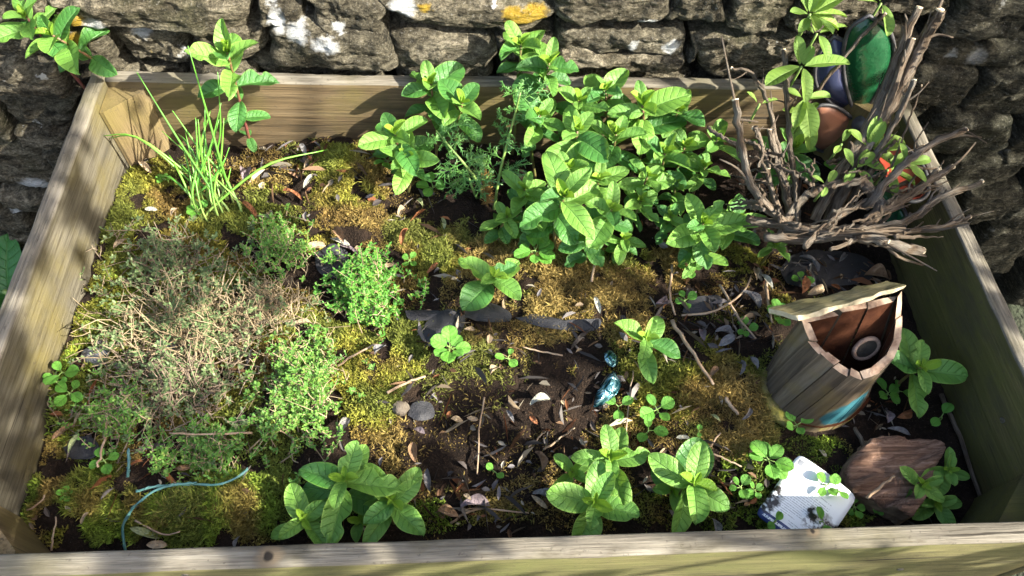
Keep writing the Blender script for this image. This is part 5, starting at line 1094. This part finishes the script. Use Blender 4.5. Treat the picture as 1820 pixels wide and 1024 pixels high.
# ------------------------------------------------------------------ moss
def mosses():
    rg = np.random.default_rng(5); Ps, Hs, Ty = [], [], []; BC = atz(885, 768, -.125)
    for (cx, cy, ex, ey, ty, de, hh) in MB:
        n = int(ex*ey*math.pi*de*700000); a = rg.uniform(0, 6.283, n); q = np.sqrt(rg.random(n))*(1.12+.0*a); x = cx+np.cos(a)*q*ex; y = cy+np.sin(a)*q*ey
        P3 = np.stack([x, y, 0*x], -1); nz = fbm(P3*38, 3, 12); keep = (nz > -.50+.75*np.maximum(q-.55, 0)*1.8+(0 if de > .7 else .35)) & (np.abs(x) < W2-T-.004) & (y > T+.003) & (y < D-T-.004)
        bare = ((x-BC[0])/.105)**2+((y-BC[1])/.062)**2+.5*fbm(P3*30, 3, 5) < 1; keep &= (~bare) | (rg.random(n) < .12)
        Ps.append(np.stack([x, y], -1)[keep]); Hs.append(np.full(keep.sum(), hh)*(1-.35*q[keep]**3)); Ty += [ty]*int(keep.sum())
    P = np.vstack(Ps); H = np.concatenate(Hs); Ty = np.array(Ty); n = len(P)
    z = szv(P[:, 0], P[:, 1])-.001; base = np.stack([P[:, 0], P[:, 1], z], -1)
    P3 = np.stack([P[:, 0], P[:, 1], 0*P[:, 0]], -1); clump = fbm(P3*110, 2, 31); tuft = fbm(P3*28, 3, 40)
    L = (.0075+.003*clump+.003*tuft)*H*rg.uniform(.6, 1.3, n); L = np.maximum(L, .003)
    brown = (Ty == 'b'); a = rg.uniform(0, 6.283, n); tilt = np.where(brown, rg.uniform(.3, 1.3, n), rg.uniform(.0, .85, n))
    d = np.stack([np.cos(a)*np.sin(tilt), np.sin(a)*np.sin(tilt), np.cos(tilt)], -1); L = L*np.where(brown, 1.35, 1.0)
    a2 = a+rg.normal(0, 1.2, n); t2 = tilt+rg.uniform(.1, .9, n); d2 = np.stack([np.cos(a2)*np.sin(t2), np.sin(a2)*np.sin(t2), np.cos(t2)], -1)
    side = np.cross(d, rg.normal(0, 1, (n, 3))); side /= np.linalg.norm(side, axis=1)[:, None]; w = rg.uniform(.0004, .00105, n)[:, None]*np.where(brown, .8, 1.15)[:, None]
    m1 = base+d*(L*.55)[:, None]; m2 = m1+d2*(L*.5)[:, None]
    V = np.stack([base-side*w*.8, base+side*w*.8, m1+side*w, m1-side*w, m2], 1).reshape(-1, 3)
    pal = {'g': ((.11, .155, .02), (.205, .265, .033), (.07, .095, .018)), 'o': ((.16, .135, .022), (.24, .215, .035), (.085, .08, .018)), 'y': ((.23, .205, .032), (.31, .285, .045), (.17, .12, .03)), 'b': ((.18, .112, .034), (.28, .19, .06), (.095, .058, .022))}
    col = np.zeros((n, 3)); mixn = fbm(P3*20, 3, 77)
    for k, cs in pal.items():
        s = Ty == k; c1, c2, c3 = [np.array(c) for c in cs]; w1 = np.clip(.5+.55*tuft[s]+.35*clump[s]+rg.normal(0, .15, s.sum()), 0, 1)[:, None]; cc = c1*(1-w1)+c2*w1; w3 = np.clip(-.25-tuft[s]*.9, 0, .8)[:, None]; col[s] = cc*(1-w3)+c3*w3
    # dry strands turn brown, wet ones green, in drifts
    dr = np.clip((mixn-.12)*1.6, 0, .75)[:, None]*(Ty != 'b')[:, None]; col = col*(1-dr)+np.array((.23, .13, .045))*dr
    gr = np.clip((-mixn-.02)*1.9, 0, .8)[:, None]; col = col*(1-gr)+np.array((.135, .15, .03))*gr
    col *= rg.uniform(.5, 1.85, (n, 1))*np.array([.94, 1.03, 1.05]); i = (np.arange(n)*5)[:, None]
    tri = np.vstack([i+np.array([[0, 1, 2]]), i+np.array([[0, 2, 3]]), i+np.array([[3, 2, 4]])])
    tag(obj('moss', mesh('moss', V, tri, MAT['moss'], col=np.repeat(col, 5, 0), smooth=False)), 'moss carpet in green, olive and dry brown tufts over the soil', 'moss', kind='stuff')
    return n
print('moss strands', mosses())

# ------------------------------------------------------------------ the tree that shades the bed (stands beyond the right front, out of the picture)
LIT = [  # px, py, height z (or wall 'w'), rx px, ry px : sun flecks in the photograph
 (195, 255, 'l', 50, 90), (230, 205, 'l', 40, 60), (75, 555, 'l', 22, 45), (115, 570, 'l', 12, 45), (130, 460, 'l', 26, 40), (470, 190, 'b', 60, 34), (590, 168, 'b', 90, 10), (680, 178, 'b', 50, 9), (560, 205, 'b', 45, 14), (640, 222, 'b', 60, 9), (780, 185, 'b', 26, 22), (520, 240, 'b', 60, 8),
 (600, 60, 'w', 130, 60), (720, 30, 'w', 60, 40), (180, 50, 'w', 50, 30), (50, 335, 'w', 30, 20), (920, 25, 'w', 70, 30), (1310, 90, 'w', 70, 40), (300, 20, 'w', 80, 25), (1120, 60, 'w', 60, 30), (880, 110, 'w', 30, 20),
 (1000, 350, -.02, 90, 50), (1010, 240, 0, 60, 40), (1140, 180, .02, 60, 50), (930, 90, .05, 60, 40), (990, 130, .04, 50, 30), (1180, 290, -.02, 50, 40), (1250, 390, -.03, 60, 45), (1240, 450, -.07, 40, 30), (700, 220, -.02, 50, 50), (1060, 380, -.03, 60, 40),
 (625, 340, -.11, 60, 60), (590, 300, -.11, 40, 30), (590, 420, -.11, 60, 25), (650, 540, -.07, 70, 70), (400, 590, -.07, 70, 35), (330, 640, -.07, 50, 30), (560, 620, -.09, 60, 60), (660, 720, -.11, 60, 50), (730, 640, -.11, 50, 45), (600, 740, -.09, 40, 25), (780, 430, -.11, 90, 35), (930, 430, -.10, 80, 25),
 (880, 520, -.11, 60, 30), (1000, 560, -.11, 70, 25), (1075, 775, -.07, 35, 40), (1060, 895, -.07, 55, 40), (1235, 820, -.07, 40, 50), (1270, 860, -.07, 30, 30), (960, 712, -.12, 40, 15), (1150, 980, 0, 100, 25), (1000, 985, 0, 50, 16), (1280, 1010, 'f', 130, 20), (1550, 990, 'f', 120, 18), (1720, 960, 0, 70, 14),
 (1080, 680, -.11, 30, 50), (1604, 552, .03, 4, 10), (1640, 650, -.06, 50, 40), (1430, 870, -.09, 60, 30), (1390, 140, .06, 50, 40), (1440, 60, .1, 50, 40), (1590, 300, -.03, 50, 30), (1630, 440, -.02, 30, 20), (1660, 60, .12, 40, 60), (1712, 232, .03, 20, 16), (1330, 250, 0, 30, 60), (1750, 600, 0, 30, 40), (380, 280, -.05, 50, 60), (330, 330, -.09, 40, 40), (480, 320, -.11, 60, 25), (850, 640, -.12, 40, 20), (1140, 560, -.08, 30, 30), (430, 80, .07, 40, 40), (70, 60, .06, 60, 40), (250, 590, -.08, 40, 25), (530, 690, -.07, 40, 50)]
lit = []
for (x, y, z, rx, ry) in LIT:
    if z == 'w': p = aty(x, y, WY-.02)
    elif z == 'b': p = aty(x, y, D-T)
    elif z == 'l': p = on(x, y, 0, -W2+T)
    elif z == 'f': p = aty(x, y, 0)
    else: p = atz(x, y, z)
    u = np.array([1., 0, 0]) if z != 'l' else np.array([0, 1., 0]); vv_ = np.array([0, 0, 1.]) if z in ('w', 'b', 'f') else (np.array([0, 1., 0]) if z != 'l' else np.array([0, 0, 1.]))
    if z == 'l': rx, ry = ry, rx
    lit.append((p, u, vv_, m_of(rx, p), m_of(ry, p)/(.55 if z in ('w', 'b', 'f') else .84)))
E1 = np.cross(SUN, [0, 0, 1]); E1 /= np.linalg.norm(E1); E2 = np.cross(E1, SUN)
C0 = np.array([0, .3, -.05])
FS = []                                                     # fleck samples in the plane square to the sun
for (p, u, v_, a, b) in lit:
    for f_, k_ in ((0, 1), (.35, 6), (.68, 11), (1.0, 17)):
        for t_ in range(k_):
            q = p+u*a*f_*math.cos(t_*6.2832/k_)+v_*b*f_*math.sin(t_*6.2832/k_)-C0; FS.append((q@E1, q@E2))
FS = np.array(FS)
rg = np.random.default_rng(17); n = 22000
Q = np.stack([rg.uniform(-1.75, 1.2, n), rg.uniform(-.95, .85, n)], -1)
inside = np.zeros(n, bool)
for k in range(0, n, 500): inside[k:k+500] = (((Q[k:k+500, None, :]-FS[None])**2).sum(-1) < .021**2).any(1)
keep = (~inside) | (rg.random(n) < .03)
Q = Q[keep]; n = len(Q); sdist = rg.uniform(1.45, 2.0, n)
P = C0+Q[:, :1]*E1+Q[:, 1:]*E2+sdist[:, None]*SUN
a = rg.uniform(0, 6.283, n); nrm = SUN*.8+rg.normal(0, .5, (n, 3)); nrm /= np.linalg.norm(nrm, axis=1)[:, None]
X = np.cross(nrm, rg.normal(0, 1, (n, 3))); X /= np.linalg.norm(X, axis=1)[:, None]; Y = np.cross(nrm, X); L = rg.uniform(.028, .05, n)[:, None]
tm = [(-.5, 0, 0), (-.15, .30, .04), (.25, .22, .04), (.5, 0, 0), (.25, -.22, .04), (-.15, -.30, .04)]
V = np.stack([P+L*(q[0]*X+q[1]*Y+q[2]*nrm) for q in tm], 1).reshape(-1, 3); i = (np.arange(n)*6)[:, None]
Fq = np.vstack([i+np.array([[0, 1, 2, 3]]), i+np.array([[3, 4, 5, 0]])])
tb = C0+2.0*SUN+np.array([.25, -.15, 0]); tb[2] = GZ
tree = empty('tree', tb); tag(tree, 'leafy small tree beyond the front right of the planter, shading it', 'tree')
MAT['tree_leaf'] = leaf_mat('tree_leaf', (.06, .14, .03), (.08, .18, .03), (.04, .10, .02), (.1, .2, .05), trans=.25) if False else simple('tree_leaf', (.05, .12, .025), .5, (.08, .17, .03), 8)
cr = obj('crown', mesh('crown', V-tb, Fq, MAT['tree_leaf'], smooth=False), tree); cr['kind'] = 'stuff'
cc = C0+2.1*SUN-tb; Pt = spline(np.array([[0, 0, 0], [.03, -.02, .5*cc[2]], cc]), 12); V, Fc, st = tube(Pt, np.linspace(.035, .012, 12), 10, True, .06); obj('trunk', mesh('trunk', V, Fc, MAT['bark'], st=st), tree)
for k in range(9):
    a = k*2.4; t = Pt[5+k % 6]; e = cc+E1*math.cos(a)*.8+E2*math.sin(a)*.55; V, Fc, st = tube(spline(np.array([t, (t+e)/2+np.array([0, 0, .06]), e]), 8), np.linspace(.009, .003, 8), 7); obj('limb', mesh('limb', V, Fc, MAT['bark'], st=st), tree)
